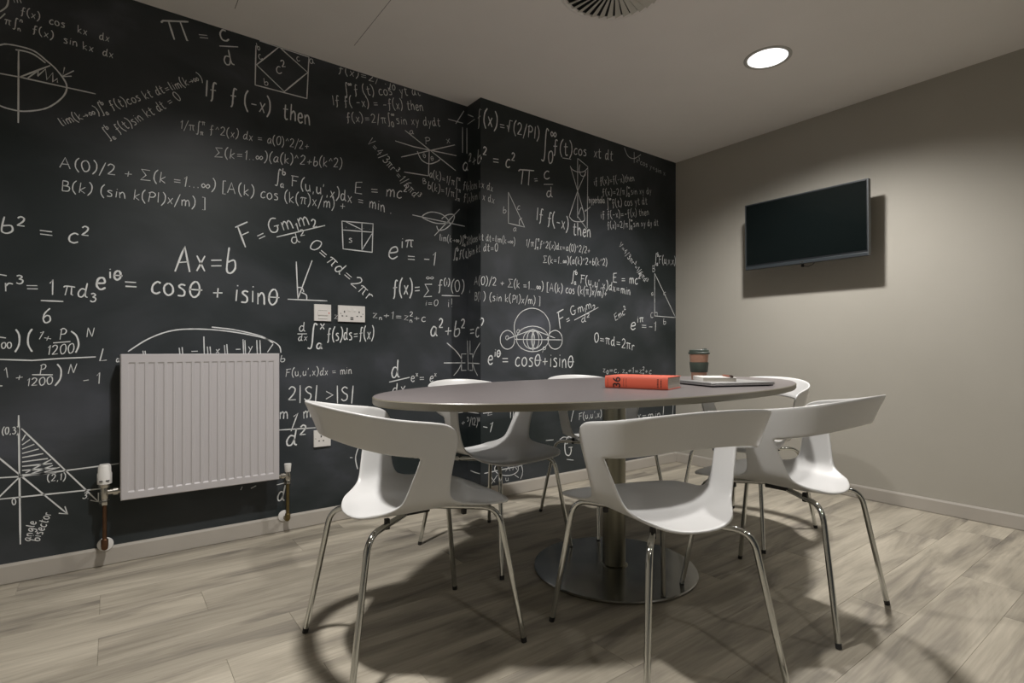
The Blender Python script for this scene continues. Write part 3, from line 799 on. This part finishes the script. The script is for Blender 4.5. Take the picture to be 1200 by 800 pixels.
# ---------------------------------------------------------------- ceiling: downlights and air diffuser
def downlight(x, y, watts, label, vis=True):
    t = empty('downlight', (x, y, CEIL), 0, label, 'ceiling light', 'recessed ceiling downlights')
    bm = bmesh.new()
    lathe(bm, [(.094, .002), (.096, -.004), (.106, -.005), (.113, -.003), (.114, .002)], 48, cap=False)
    obj('trim_ring', bm, M_trim, t, 180)
    bm = bmesh.new()
    lathe(bm, [(.0005, -.0035), (.05, -.0032), (.0945, -.0015)], 48, cap=False)
    obj('lens', bm, M_glow, t, 180)
    d = bpy.data.lights.new('downlight_lamp', 'SPOT')
    d.energy = watts * 5.5; d.color = LAMP_COL; d.shadow_soft_size = .06
    d.spot_size = R(150); d.spot_blend = .8
    o = bpy.data.objects.new('downlight_lamp', d); COL.objects.link(o)
    o.location = (0, 0, -.012); o.parent = t
    return t
LB = ['round recessed downlight glowing white, in view above the television side',
      'round recessed downlight above the left end of the oval table',
      'added unseen fill downlight in the near left part of the ceiling, behind the camera',
      'added unseen fill downlight in the near right part of the ceiling, above the camera side']
for (x, y, w_), lb in zip(LAMPS, LB): downlight(x, y, w_, lb)

t = empty('air_diffuser', (1.655, 1.505, CEIL), 0, 'round white swirl air diffuser with radial vanes in the ceiling', 'air vent')
bm = bmesh.new(); lathe(bm, [(.212, .001), (.214, -.004), (.236, -.003), (.238, .001)], 56, cap=False); obj('frame', bm, M_ceiling, t, 180)
obj('throat', lathe(bmesh.new(), [(.0005, -.0006), (.214, -.0006)], 56, cap=False), M_dark, t)
obj('hub', lathe(bmesh.new(), [(.0005, -.012), (.03, -.012), (.036, -.006), (.036, 0)], 32, cap=False), M_diff, t, 40)
NV = 36
bm = bmesh.new()
for s_ in (0,):
    v = [bm.verts.new(p) for p in ((.036, -.0022, -.001), (.2125, -.016, -.001), (.2125, .011, -.0115), (.036, .0022, -.007),
                                   (.036, -.0022, -.003), (.2125, -.016, -.003), (.2125, .011, -.0135), (.036, .0022, -.009))]
    for f in ((0, 1, 2, 3), (4, 5, 6, 7), (0, 1, 5, 4), (1, 2, 6, 5), (2, 3, 7, 6), (3, 0, 4, 7)): bm.faces.new([v[i] for i in f])
vm = finish(bm, 'vane')
for i in range(NV):
    o = link('vane', vm, M_diff, t); o.rotation_euler = (0, 0, 2 * math.pi * i / NV)

# ---------------------------------------------------------------- oval table
TX, TY, TH = 1.70, 1.522, .75
tb = empty('oval_table', (1.665, 1.522, 0), 0, 'long oval meeting table with grey-brown laminate top on a round steel pedestal', 'table')
bm = bmesh.new()
def oval(a, b, z, n=128):
    return [bm.verts.new((TX - 1.665 + a * math.cos(2 * math.pi * i / n), b * math.sin(2 * math.pi * i / n), z)) for i in range(n)]
A_, B_ = 1.058, .518
rs = [oval(A_ - .06, B_ - .06, TH - .026), oval(A_ - .004, B_ - .004, TH - .024), oval(A_, B_, TH - .019), oval(A_, B_, TH - .003), oval(A_ - .003, B_ - .003, TH)]
for k in range(len(rs) - 1):
    for i in range(128):
        f = bm.faces.new((rs[k][i], rs[k][(i + 1) % 128], rs[k + 1][(i + 1) % 128], rs[k + 1][i])); f.material_index = 1
bm.faces.new(list(reversed(rs[0]))).material_index = 1
bm.faces.new(rs[-1]).material_index = 0
o = obj('tabletop', bm, M_top, tb, 35); o.data.materials.append(M_edge)
obj('column', lathe(bmesh.new(), [(.047, .012), (.047, TH - .03)], 48), M_steel, tb, 40)
obj('column_collar', lathe(bmesh.new(), [(.056, .012), (.056, .016), (.049, .020)], 48), M_steel, tb, 40)
obj('mounting_flange', lathe(bmesh.new(), [(.06, TH - .045), (.16, TH - .034), (.16, TH - .026)], 48), M_bezel, tb, 40)
obj('base_plate', lathe(bmesh.new(), [(.326, 0), (.331, .002), (.331, .008), (.327, .0115), (.30, .013), (.05, .015)], 96), M_base, tb, 30)

# ---------------------------------------------------------------- chairs
def shell_mesh():
    bm = bmesh.new()
    cl = bm.verts.layers.float.new('crease_vert')
    cache = {}
    def V(p, side):
        x, y, z = p
        key = (round(x, 4), round(y * side, 4), round(z, 4))
        if key not in cache: cache[key] = bm.verts.new((x, y * side, z))
        return cache[key]
    # seat rows, front to rear; columns centre to side
    seat = [
        [(.262, 0, .428), (.262, .08, .429), (.254, .145, .430), (.236, .185, .432)],
        [(.242, 0, .440), (.240, .085, .440), (.230, .160, .441), (.207, .218, .441)],
        [(.175, 0, .441), (.175, .085, .441), (.170, .165, .444), (.155, .230, .446)],
        [(.100, 0, .434), (.100, .085, .435), (.100, .160, .441), (.092, .220, .452)],
        [(.026, 0, .428), (.026, .080, .430), (.026, .145, .438), (.026, .200, .466)],
        [(-.045, 0, .422), (-.045, .075, .424), (-.045, .135, .434), (-.045, .190, .466)],
        [(-.110, 0, .419), (-.110, .072, .421), (-.111, .125, .431), (-.114, .176, .466)],
        [(-.168, 0, .419), (-.167, .062, .421), (-.160, .108, .429), (-.148, .150, .447)],
        [(-.214, 0, .422), (-.209, .052, .423), (-.196, .090, .428), (-.180, .122, .438)],
    ]
    # panel columns, front edge / middle / edge of the back opening, going up
    pan = [
        [(.018, .212, .508), (.017, .224, .556), (.022, .235, .604), (.031, .243, .645), (.014, .2485, .685)],
        [(-.040, .204, .508), (-.034, .218, .556), (-.026, .231, .604), (-.024, .241, .654), (-.024, .249, .700)],
        [(-.103, .192, .508), (-.091, .209, .556), (-.078, .227, .606), (-.082, .239, .658), (-.086, .248, .708)],
    ]
    band = [
        [(-.078, .227, .606), (-.082, .239, .658), (-.086, .248, .708)],
        [(-.140, .216, .614), (-.150, .228, .668), (-.160, .238, .718)],
        [(-.205, .186, .630), (-.220, .196, .684), (-.236, .205, .734)],
        [(-.252, .122, .646), (-.270, .129, .699), (-.291, .135, .747)],
        [(-.272, .043, .654), (-.292, .045, .706), (-.314, .047, .753)],
    ]
    corner = {(-.078, .227, .606)}
    def quad(ps, side):
        vs = [V(p, side) for p in ps]
        if side < 0: vs.reverse()
        bm.faces.new(vs)
    for side in (1, -1):
        for i in range(len(seat) - 1):
            for j in range(3):
                quad((seat[i][j], seat[i + 1][j], seat[i + 1][j + 1], seat[i][j + 1]), side)
        for k in range(2):
            a = [seat[4 + k][3]] + pan[k]; b = [seat[5 + k][3]] + pan[k + 1]
            for j in range(5): quad((a[j], b[j], b[j + 1], a[j + 1]), side)
        for k in range(4):
            for j in range(2): quad((band[k][j], band[k + 1][j], band[k + 1][j + 1], band[k][j + 1]), side)
    for j in range(2):
        a = V(band[4][j], 1); b = V(band[4][j], -1); c = V(band[4][j + 1], -1); d = V(band[4][j + 1], 1)
        bm.faces.new((a, b, c, d))
    bmesh.ops.recalc_face_normals(bm, faces=bm.faces)
    for k, v in cache.items():
        if (k[0], abs(k[1]), k[2]) in corner: v[cl] = .75
    me = bpy.data.meshes.new('shell'); bm.to_mesh(me); bm.free()
    o = bpy.data.objects.new('shell_tmp', me); COL.objects.link(o)
    s1 = o.modifiers.new('s', 'SUBSURF'); s1.levels = 2; s1.render_levels = 2
    so = o.modifiers.new('t', 'SOLIDIFY'); so.thickness = .0085; so.offset = 0; so.use_even_offset = True
    s2 = o.modifiers.new('u', 'SUBSURF'); s2.levels = 1; s2.render_levels = 1
    bpy.context.view_layer.update()
    ev = o.evaluated_get(bpy.context.evaluated_depsgraph_get())
    out = bpy.data.meshes.new_from_object(ev); out.name = 'shell'
    for p in out.polygons: p.use_smooth = True
    bpy.data.objects.remove(o)
    return out
SHELL = shell_mesh()

def leg_meshes(sx, sy):
    # tube that starts under the middle of the seat, runs out diagonally, bends and goes down
    fx, fy = .268, .219
    L_ = math.hypot(fx, fy); d = Vector((sx * fx / L_, sy * fy / L_, 0))
    zt = .401 if sx < 0 else .413
    r0, r1, rad = .012, .262 if sx < 0 else .268, .052
    foot = Vector((d.x * L_, d.y * L_, .012))
    top = Vector((d.x * r1, d.y * r1, zt))
    dn = (foot - top).normalized()
    pts = [d * r0 + Vector((0, 0, zt))]
    a = top - d * rad; b = top + dn * rad
    pts.append(d * (r1 - rad - .002) + Vector((0, 0, zt)))
    for i in range(0, 11):
        t = i / 10
        pts.append(a * (1 - t) ** 2 + top * 2 * t * (1 - t) + b * t * t)
    pts.append(foot)
    bm = bmesh.new(); tube(bm, pts, .0088, 16)
    me = finish(bm, 'leg', 60)
    bm = bmesh.new(); tube(bm, [foot + dn * .0115, foot - dn * .004], [.0088, .0093], 14)
    return me, finish(bm, 'foot_cap', 40)
LEGS = [leg_meshes(sx, sy) for sx in (1, -1) for sy in (1, -1)]

def make_chair():
    t = empty('shell_chair', (0, 0, 0))
    t['category'] = 'chair'; t['group'] = 'white shell chairs around the table'
    link('shell', SHELL, M_shell, t)
    for lm, fm in LEGS:
        l = link('leg', lm, M_chrome, t); link('foot_cap', fm, M_foot, l)
    bm = newbox(-.04, .04, -.04, .04, .395, .415, bev=.004)
    obj('mounting_plate', bm, M_foot, t)
    for sx in (1, -1):
        for sy in (1, -1):
            bm = newbox(sx * .125 - .007, sx * .125 + .007, sy * .101 - .007, sy * .101 + .007, .389, .420, bev=.003)
            obj('spacer_pad', bm, M_foot, t)
    return t

def copy_thing(t):
    r = t.copy(); COL.objects.link(r)
    for ch in list(t.children):
        c = ch.copy(); COL.objects.link(c); c.parent = r
        for g in list(ch.children):
            d = g.copy(); COL.objects.link(d); d.parent = c
    return r

CHAIRS = [
    (.757, 1.529, -2, 'white shell chair at the left end of the table, nearest the radiator'),
    (1.304, 1.023, 73.5, 'white shell chair seen from behind, directly in front of the table pedestal'),
    (1.960, .982, 92.5, 'white shell chair at the near right of the table, backrest end nearest the grey wall'),
    (1.400, 2.003, -81, 'white shell chair across the table facing the camera, left of the pedestal'),
    (2.080, 1.985, -100, 'white shell chair on the far side whose backrest shows just left of the red book'),
    (2.565, 1.458, 182, 'white shell chair at the right end of the table behind the closed laptop'),
]
proto = make_chair()
for i, (x, y, a, lb) in enumerate(CHAIRS):
    c = proto if i == 0 else copy_thing(proto)
    c.location = (x, y, 0); c.rotation_euler = (0, 0, R(a)); c['label'] = lb

# ---------------------------------------------------------------- things on the table
# red hardback
t = empty('red_book', (1.588, 1.3425, TH), R(-70), 'thick red hardback book lying flat, spine with a large 36', 'book')
BL, BW, BT = .246, .163, .047
bm = newbox(-BL / 2, BL / 2, 0, BW, 0, .003, bev=.0008); obj('cover_board', bm, M_red, t)
bm = newbox(-BL / 2, BL / 2, 0, BW, BT - .003, BT, bev=.0008); obj('cover_board', bm, M_red, t)
bm = bmesh.new()
prof = []
for i in range(11):
    a = math.pi * (-.5 + i / 10)
    prof.append((-.006 * math.cos(a), BT / 2 + BT / 2 * math.sin(a)))
for i in range(10, -1, -1):
    a = math.pi * (-.5 + i / 10)
    prof.append((.003 - .006 * math.cos(a), BT / 2 + (BT / 2 - .003) * math.sin(a)))
va = [bm.verts.new((-BL / 2, p[0], p[1])) for p in prof]; vb = [bm.verts.new((BL / 2, p[0], p[1])) for p in prof]
n = len(prof)
for i in range(n): bm.faces.new((va[i], va[(i + 1) % n], vb[(i + 1) % n], vb[i]))
for i in range(10):
    for vv in (va, vb): bm.faces.new((vv[i], vv[i + 1], vv[n - 2 - i], vv[n - 1 - i]))
obj('book_spine', bm, M_red, t, 50)
obj('page_block', newbox(-BL / 2 + .003, BL / 2 - .003, .0005, BW - .004, .003, BT - .003), M_pages, t)
# lettering on the spine: local x runs along the spine, the figures read from the foot of the book up
def spine_text(txt, x, z0, size, rot, bold=.0):
    cu = bpy.data.curves.new('lettering', 'FONT'); cu.body = txt; cu.size = size; cu.extrude = .0002; cu.offset = bold
    cu.align_x = 'CENTER'; cu.align_y = 'CENTER'
    o = bpy.data.objects.new('lettering', cu); COL.objects.link(o)
    bpy.context.view_layer.update()
    me = bpy.data.meshes.new_from_object(o.evaluated_get(bpy.context.evaluated_depsgraph_get()))
    bpy.data.objects.remove(o)
    # text plane XY -> spine plane XZ facing -Y, turned by rot in the plane
    M = Matrix.Translation((x, -.0066, z0)) @ Matrix.Rotation(R(90), 4, 'X') @ Matrix.Rotation(R(rot), 4, 'Z')
    me.transform(M)
    for v in me.vertices:
        k = (v.co.z - BT / 2) / (BT / 2)
        v.co.y += .006 * (1 - math.sqrt(max(0, 1 - k * k)))
    me.name = 'spine_lettering'
    return link('spine_lettering', me, M_ink, t)
spine_text('36', -.073, .0235, .042, 90, .0008)

# lines of print too small to read in the photograph: rows of short ink marks across the spine
def print_line(x, w, n, seed):
    rnd = random.Random(seed); bm = bmesh.new(); z = .007
    step = (BT - .014) / n
    for i in range(n):
        l = step * rnd.uniform(.45, .8); zc = z + step * (i + .5)
        kk = (zc - BT / 2) / (BT / 2); yy = -.0062 + .006 * (1 - math.sqrt(max(0, 1 - kk * kk)))
        box(bm, x - w / 2, x + w / 2, yy, yy + .0008, zc - l / 2, zc + l / 2)
    obj('spine_lettering', bm, M_ink, t)
for x_, w_, n_, s_ in ((-.046, .0022, 9, 1), (-.036, .0022, 8, 2), (-.111, .0018, 7, 3), (.086, .006, 6, 4), (.098, .004, 7, 5)):
    print_line(x_, w_, n_, s_)

# closed laptop
lt = empty('laptop', (1.885, 1.215, TH), R(-20), 'closed silver laptop lying on the right part of the table', 'laptop')
bm = newbox(.004, .300, .004, .222, .0015, .0055, bev=.0015); obj('underside', bm, M_under, lt)
bm = newbox(0, .304, 0, .226, .0055, .0115, bev=.002, seg=3); obj('base', bm, M_alu, lt, 40)
bm = newbox(0, .304, 0, .226, .0123, .0170, bev=.002, seg=3); obj('lid', bm, M_alu, lt, 40)
obj('screen_seal', newbox(.003, .301, .003, .223, .0113, .0125), M_under, lt)
for p in ((.02, .02), (.284, .02), (.02, .206), (.284, .206)):
    bm = bmesh.new(); lathe(bm, [(.006, 0), (.006, .002)], 16, center=(*p, 0)); obj('rubber_foot', bm, M_foot, lt)

# notebook on the laptop
nb = empty('notebook', (1.958, 1.300, TH + .0170), R(-42), 'white covered notebook lying on the closed laptop', 'notebook')
obj('cover', newbox(0, .135, 0, .170, 0, .0015, bev=.0006), M_note, nb)
obj('cover', newbox(0, .135, 0, .170, .0145, .016, bev=.0006), M_note, nb)
obj('spine', newbox(-.0012, .0006, 0, .170, 0, .016, bev=.0005), M_note, nb)
obj('page_block', newbox(.001, .132, .002, .168, .0015, .0145), M_pages, nb)
# pen lying over the notebook's right edge
pn = empty('pen', (2.122, 1.312, TH + .0370), R(228), 'slim rose-gold pen with a dark clip lying on the white notebook', 'pen')
bm = bmesh.new(); tube(bm, [(0, 0, 0), (.008, 0, 0), (.095, 0, 0)], [.0035, .0040, .0040], 14); obj('barrel', bm, M_pen, pn, 50)
bm = bmesh.new(); tube(bm, [(-.012, 0, 0), (-.011, 0, 0), (0, 0, 0)], [.0015, .0022, .0036], 14); obj('tip', bm, M_pend, pn, 50)
bm = bmesh.new(); tube(bm, [(.095, 0, 0), (.10, 0, 0), (.128, 0, 0), (.130, 0, 0)], [.0042, .0044, .0042, .003], 14); obj('cap', bm, M_pend, pn, 50)
obj('clip', newbox(.088, .126, -.0012, .0012, .0045, .0058, bev=.0004), M_pend, pn)
pn.location.z = TH + .0170 + .016 + .0042

# reusable cup
cp = empty('coffee_cup', (2.180, 1.470, TH), 0, 'brown reusable coffee cup with a dark green lid and sleeve', 'cup')
obj('cup_body', lathe(bmesh.new(), [(.030, 0), (.0325, .002), (.0352, .045), (.0425, .132), (.0425, .134)], 48), M_cupb, cp, 40)
obj('sleeve', lathe(bmesh.new(), [(.0362, .044), (.0378, .046), (.0425, .088), (.0408, .090)], 48, cap=False), M_cupg, cp, 40)
obj('lid', lathe(bmesh.new(), [(.0455, .127), (.0475, .129), (.0475, .135), (.0445, .137), (.0430, .146), (.0400, .148), (.0385, .145), (.001, .145)], 48), M_cupg, cp, 40)
bm = newbox(.018, .034, -.010, .010, .145, .153, bev=.003); obj('spout_plug', bm, M_cupg, cp)
cp.rotation_euler = (0, 0, R(-37))

# ---------------------------------------------------------------- television
tv = empty('television', (X1, 1.612, 1.66), 0, 'black flat-screen television on the grey wall, leaning slightly forward', 'television')
TW, THh = .745, .440
body = bpy.data.objects.new('casing', finish(newbox(-.035, 0, -TW / 2, TW / 2, -THh / 2, THh / 2, bev=.006), 'casing')); COL.objects.link(body)
body.data.materials.append(M_bezel); body.parent = tv
tilt = R(-1.0)
body.location = (-.118 , 0, 0); body.rotation_euler = (0, tilt, 0)
bm = newbox(-.0362, -.0350, -TW / 2 + .010, TW / 2 - .010, -THh / 2 + .032, THh / 2 - .009); obj('screen', bm, M_screen, body)
bm = bmesh.new()
for a in ((-TW / 2, -TW / 2 + .004, -THh / 2, THh / 2), (TW / 2 - .004, TW / 2, -THh / 2, THh / 2)):
    box(bm, -.0368, -.004, a[0] - .0006, a[1] + .0006, a[2], a[3])
box(bm, -.0368, -.004, -TW / 2, TW / 2, THh / 2 - .003, THh / 2 + .0006)
obj('edge_trim', bm, M_bezel_edge, body)
bm = newbox(-.0385, -.030, -TW / 2 + .004, TW / 2 - .004, -THh / 2 - .001, -THh / 2 + .020, bev=.003); obj('lower_bezel', bm, mat('tv_lower_bezel', (.03, .036, .04), .3), body)
bm = newbox(-.0390, -.0384, -.012, .012, -THh / 2 + .008, -THh / 2 + .0125); obj('badge', bm, M_nickel, body)
bm = newbox(-.050, -.030, -.02, .02, -THh / 2 - .004, -THh / 2 + .004, bev=.002)
bm.free()
bm = newbox(-.004, .030, -.26, .26, -.17, .12, bev=.01); obj('rear_housing', bm, M_bezel, body)
obj('wall_bracket', newbox(-.012, 0, -.20, .20, -.09, .09, bev=.002), M_foot, tv)
for sy in (-.13, .13): obj('bracket_arm', newbox(-.092, -.010, sy - .012, sy + .012, -.05, .05), M_foot, tv)
bm = bmesh.new()
pts = [(-.10, -.02, -.215), (-.10, -.01, -.234), (-.10, .0, -.238)]
cab = [(-.095, .020, -.17), (-.098, .018, -.222), (-.098, .008, -.232), (-.096, -.015, -.237), (-.09, -.04, -.226), (-.085, -.06, -.20), (-.085, -.06, -.16)]
tube(bm, cab, .0022, 8); obj('cable', bm, M_foot, tv, 180)
bm = newbox(-.104, -.092, .012, .026, -.236, -.215, bev=.002); obj('cable_plug', bm, M_foot, tv)

# ---------------------------------------------------------------- radiator
RX0, RX1, RZ0, RZ1, RF = .033, .643, .282, .880, 2.705
rd = empty('radiator', ((RX0 + RX1) / 2, RF, RZ0), 0, 'white ribbed panel radiator hung on the chalkboard wall', 'radiator')
rcx = (RX0 + RX1) / 2
def rl(x, y, z): return (x - rcx, y - RF, z - RZ0)
bm = bmesh.new()
W_ = RX1 - RX0; H_ = RZ1 - RZ0; NR = 17; pitch = (W_ - .040) / NR
xs = [0, .003]
for i in range(NR):
    c0 = .020 + pitch * (i + .5)
    for d_ in (-.0125, -.0095, .0095, .0125): xs.append(c0 + d_)
xs += [W_ - .003, W_]
zs = [0, .003, .030, .036, H_ - .040, H_ - .034, H_ - .003, H_]
def depth(i, k):
    if i in (0, len(xs) - 1) or k in (0, len(zs) - 1): return .003
    if 2 <= i < len(xs) - 2:
        q = (i - 2) % 4
        if q in (1, 2) and 3 <= k <= 4: return .0034
    return 0
g = [[bm.verts.new((x - W_ / 2, depth(i, k), z)) for k, z in enumerate(zs)] for i, x in enumerate(xs)]
for i in range(len(xs) - 1):
    for k in range(len(zs) - 1):
        bm.faces.new((g[i][k], g[i + 1][k], g[i + 1][k + 1], g[i][k + 1]))
bk = [[bm.verts.new((x - W_ / 2, .014, z)) for k, z in ((0, 0), (1, H_))] for x in (0, W_)]
# rim
left = [g[0][k] for k in range(len(zs))]; right = [g[-1][k] for k in range(len(zs))]
bm.faces.new([bk[0][0]] + left + [bk[0][1]]); bm.faces.new([bk[1][1]] + list(reversed(right)) + [bk[1][0]])
bm.faces.new([bk[0][1]] + [g[i][-1] for i in range(len(xs))] + [bk[1][1]]); bm.faces.new([bk[1][0]] + [g[i][0] for i in reversed(range(len(xs)))] + [bk[0][0]])
bm.faces.new((bk[0][0], bk[0][1], bk[1][1], bk[1][0]))
obj('front_panel', bm, M_rad, rd)
obj('rear_panel', newbox(-W_ / 2 + .01, W_ / 2 - .01, .060, .070, .01, H_ - .01, bev=.002), M_rad, rd)
bm = bmesh.new()
for i in range(24):
    x = -W_ / 2 + .03 + i * (W_ - .06) / 23
    box(bm, x - .0006, x + .0006, .014, .060, .04, H_ - .04)
o = obj('convector_fins', bm, M_rad, rd); o['kind'] = 'stuff'
obj('top_grille', newbox(-W_ / 2 + .004, W_ / 2 - .004, .013, .066, H_ - .006, H_ - .002), M_rad, rd)
for sx in (-1, 1):
    obj('side_cover', newbox(sx * W_ / 2 - .0015, sx * W_ / 2 + .0015, .010, .068, .012, H_ - .003), M_rad, rd)
    obj('wall_bracket', newbox(sx * .2 - .015, sx * .2 + .015, .069, Y1 - RF, .10, H_ - .10), M_nickel, rd)

# thermostatic valve at the left, lockshield at the right: each with its pipe and wall rose
vy = 2.742
tvx = -.019
v1 = empty('radiator_valve', (tvx, vy, .08), 0, 'white thermostatic valve with copper pipe at the lower left of the radiator', 'valve')
def vl(z): return z - .08
obj('thermostat_head', lathe(bmesh.new(), [(.020, vl(.352)), (.0245, vl(.354)), (.0250, vl(.395)), (.0225, vl(.400)), (.0215, vl(.424)), (.017, vl(.432))], 32), M_white, v1, 40)
bm = newbox(-.018, -.006, -.0262, -.0225, vl(.366), vl(.370)); box(bm, .004, .016, -.0262, -.0225, vl(.366), vl(.370)); obj('setting_mark', bm, M_dark, v1)
bm = bmesh.new(); lathe(bm, [(.017, vl(.338)), (.019, vl(.341)), (.019, vl(.352)), (.017, vl(.353))], 24)
lathe(bm, [(.011, vl(.285)), (.014, vl(.30)), (.015, vl(.32)), (.011, vl(.34))], 24)
lathe(bm, [(.016, vl(.268)), (.017, vl(.270)), (.017, vl(.286)), (.015, vl(.289))], 6)
lathe(bm, [(.012, 0), (.012, .028), (.017, .028), (.017, .044), (.011, .045), (.011, RX0 - tvx + .002)], 20, center=(0, 0, vl(.318)), axis='X')
obj('valve_body', bm, M_nickel, v1, 35)
bm = bmesh.new(); tube(bm, [(0, 0, vl(.275)), (0, 0, vl(.12)), (0, .004, vl(.100)), (.001, .018, vl(.092)), (.002, .062, vl(.090))], .0078, 14); obj('pipe', bm, M_copper, v1, 60)
bm = bmesh.new(); lathe(bm, [(.0115, vl(.095)), (.0125, vl(.097)), (.0125, vl(.125)), (.0105, vl(.128))], 20); tube(bm, [(0, .004, vl(.092)), (.001, .034, vl(.090))], .0118, 16); obj('elbow', bm, M_copper, v1, 40)
bm = bmesh.new(); lathe(bm, [(.028, Y1 - .0125 - vy), (.027, Y1 - .0165 - vy), (.012, Y1 - .020 - vy)], 32, center=(.002, 0, vl(.090)), axis='Y'); obj('wall_rose', bm, M_white, v1, 40)

lx = .690
v2 = empty('radiator_valve', (lx, vy, .06), 0, 'small capped lockshield valve with brass-coloured pipe at the lower right of the radiator', 'valve')
def wl(z): return z - .06
obj('lockshield_cap', lathe(bmesh.new(), [(.0125, wl(.305)), (.0135, wl(.307)), (.0165, wl(.340)), (.0160, wl(.344))], 24), M_white, v2, 40)
bm = bmesh.new(); lathe(bm, [(.011, wl(.262)), (.014, wl(.270)), (.014, wl(.290)), (.010, wl(.307))], 20); lathe(bm, [(.0155, wl(.248)), (.016, wl(.250)), (.016, wl(.263)), (.0145, wl(.265))], 6)
lathe(bm, [(.011, 0), (.011, -.018), (.015, -.018), (.015, -.032), (.010, -.033), (.010, RX1 - lx - .002)], 20, center=(0, 0, wl(.288)), axis='X')
obj('valve_body', bm, M_nickel, v2, 35)
bm = bmesh.new(); tube(bm, [(0, 0, wl(.25)), (0, 0, wl(.10)), (0, .004, wl(.080)), (0, .018, wl(.074)), (0, .062, wl(.072))], .0078, 14); obj('pipe', bm, M_brasspipe, v2, 60)
bm = bmesh.new(); lathe(bm, [(.0115, wl(.075)), (.0125, wl(.077)), (.0125, wl(.100)), (.0105, wl(.103))], 20); tube(bm, [(0, .004, wl(.074)), (0, .034, wl(.072))], .0118, 16); obj('elbow', bm, M_brasspipe, v2, 40)
bm = bmesh.new(); lathe(bm, [(.027, Y1 - .0125 - vy), (.026, Y1 - .0165 - vy), (.012, Y1 - .020 - vy)], 32, center=(-.004, 0, wl(.078)), axis='Y'); obj('wall_rose', bm, M_white, v2, 40)

# ---------------------------------------------------------------- wall plates
def plate(name, x0, x1, z0, z1, label, cat):
    t = empty(name, ((x0 + x1) / 2, Y1, z0), 0, label, cat)
    w = x1 - x0; h = z1 - z0
    obj('face_plate', newbox(-w / 2, w / 2, -.011, 0, 0, h, bev=.002, seg=2), M_plate, t)
    return t, w, h
t, w, h = plate('fused_switch', .834, .920, 1.045, 1.131, 'square white switched fuse plate beside the double socket', 'switch')
obj('rocker_switch', newbox(-.026, .026, -.0135, -.0105, .030, .052, bev=.001), M_plate, t)
obj('fuse_holder', newbox(-.020, .020, -.0125, -.0105, .012, .024, bev=.0008), M_white, t)
obj('indicator', newbox(.030, .034, -.0125, -.0105, .038, .046), M_red, t)
for z in (.0105, .0255, .0535): obj('slot_line', newbox(-.024, .024, -.0113, -.0108, z, z + .0012), M_dark, t)
def holes(t, cx0, z0):
    obj('earth_hole', newbox(cx0 - .003, cx0 + .003, -.0114, -.0106, z0 + .012, z0 + .022), M_dark, t)
    for s_ in (-1, 1): obj('pin_hole', newbox(cx0 + s_ * .011 - .004, cx0 + s_ * .011 + .004, -.0114, -.0106, z0 - .008, z0 - .003), M_dark, t)
t, w, h = plate('double_socket', .957, 1.103, 1.045, 1.131, 'double white power socket plate above the tall equation', 'socket')
for s_ in (-1, 1):
    holes(t, s_ * .040, .036)
    obj('rocker_switch', newbox(s_ * .014 - .007, s_ * .014 + .007, -.0140, -.0105, .056, .072, bev=.001), M_white, t)
    obj('fixing_screw', newbox(s_ * .060 - .002, s_ * .060 + .002, -.0118, -.0106, .041, .045), M_nickel, t)
obj('usb_port', newbox(-.008, .008, -.0114, -.0106, .010, .016), M_dark, t)
obj('usb_port', newbox(-.008, .008, -.0114, -.0106, .019, .025), M_dark, t)
t, w, h = plate('single_socket', .832, .918, .398, .484, 'single white power socket plate low on the wall behind the left chair', 'socket')
holes(t, -.006, .036)
obj('rocker_switch', newbox(.020, .032, -.0140, -.0105, .050, .070, bev=.001), M_white, t)
for s_ in (-1, 1): obj('fixing_screw', newbox(s_ * .034 - .002, s_ * .034 + .002, -.0118, -.0106, .041, .045), M_nickel, t)
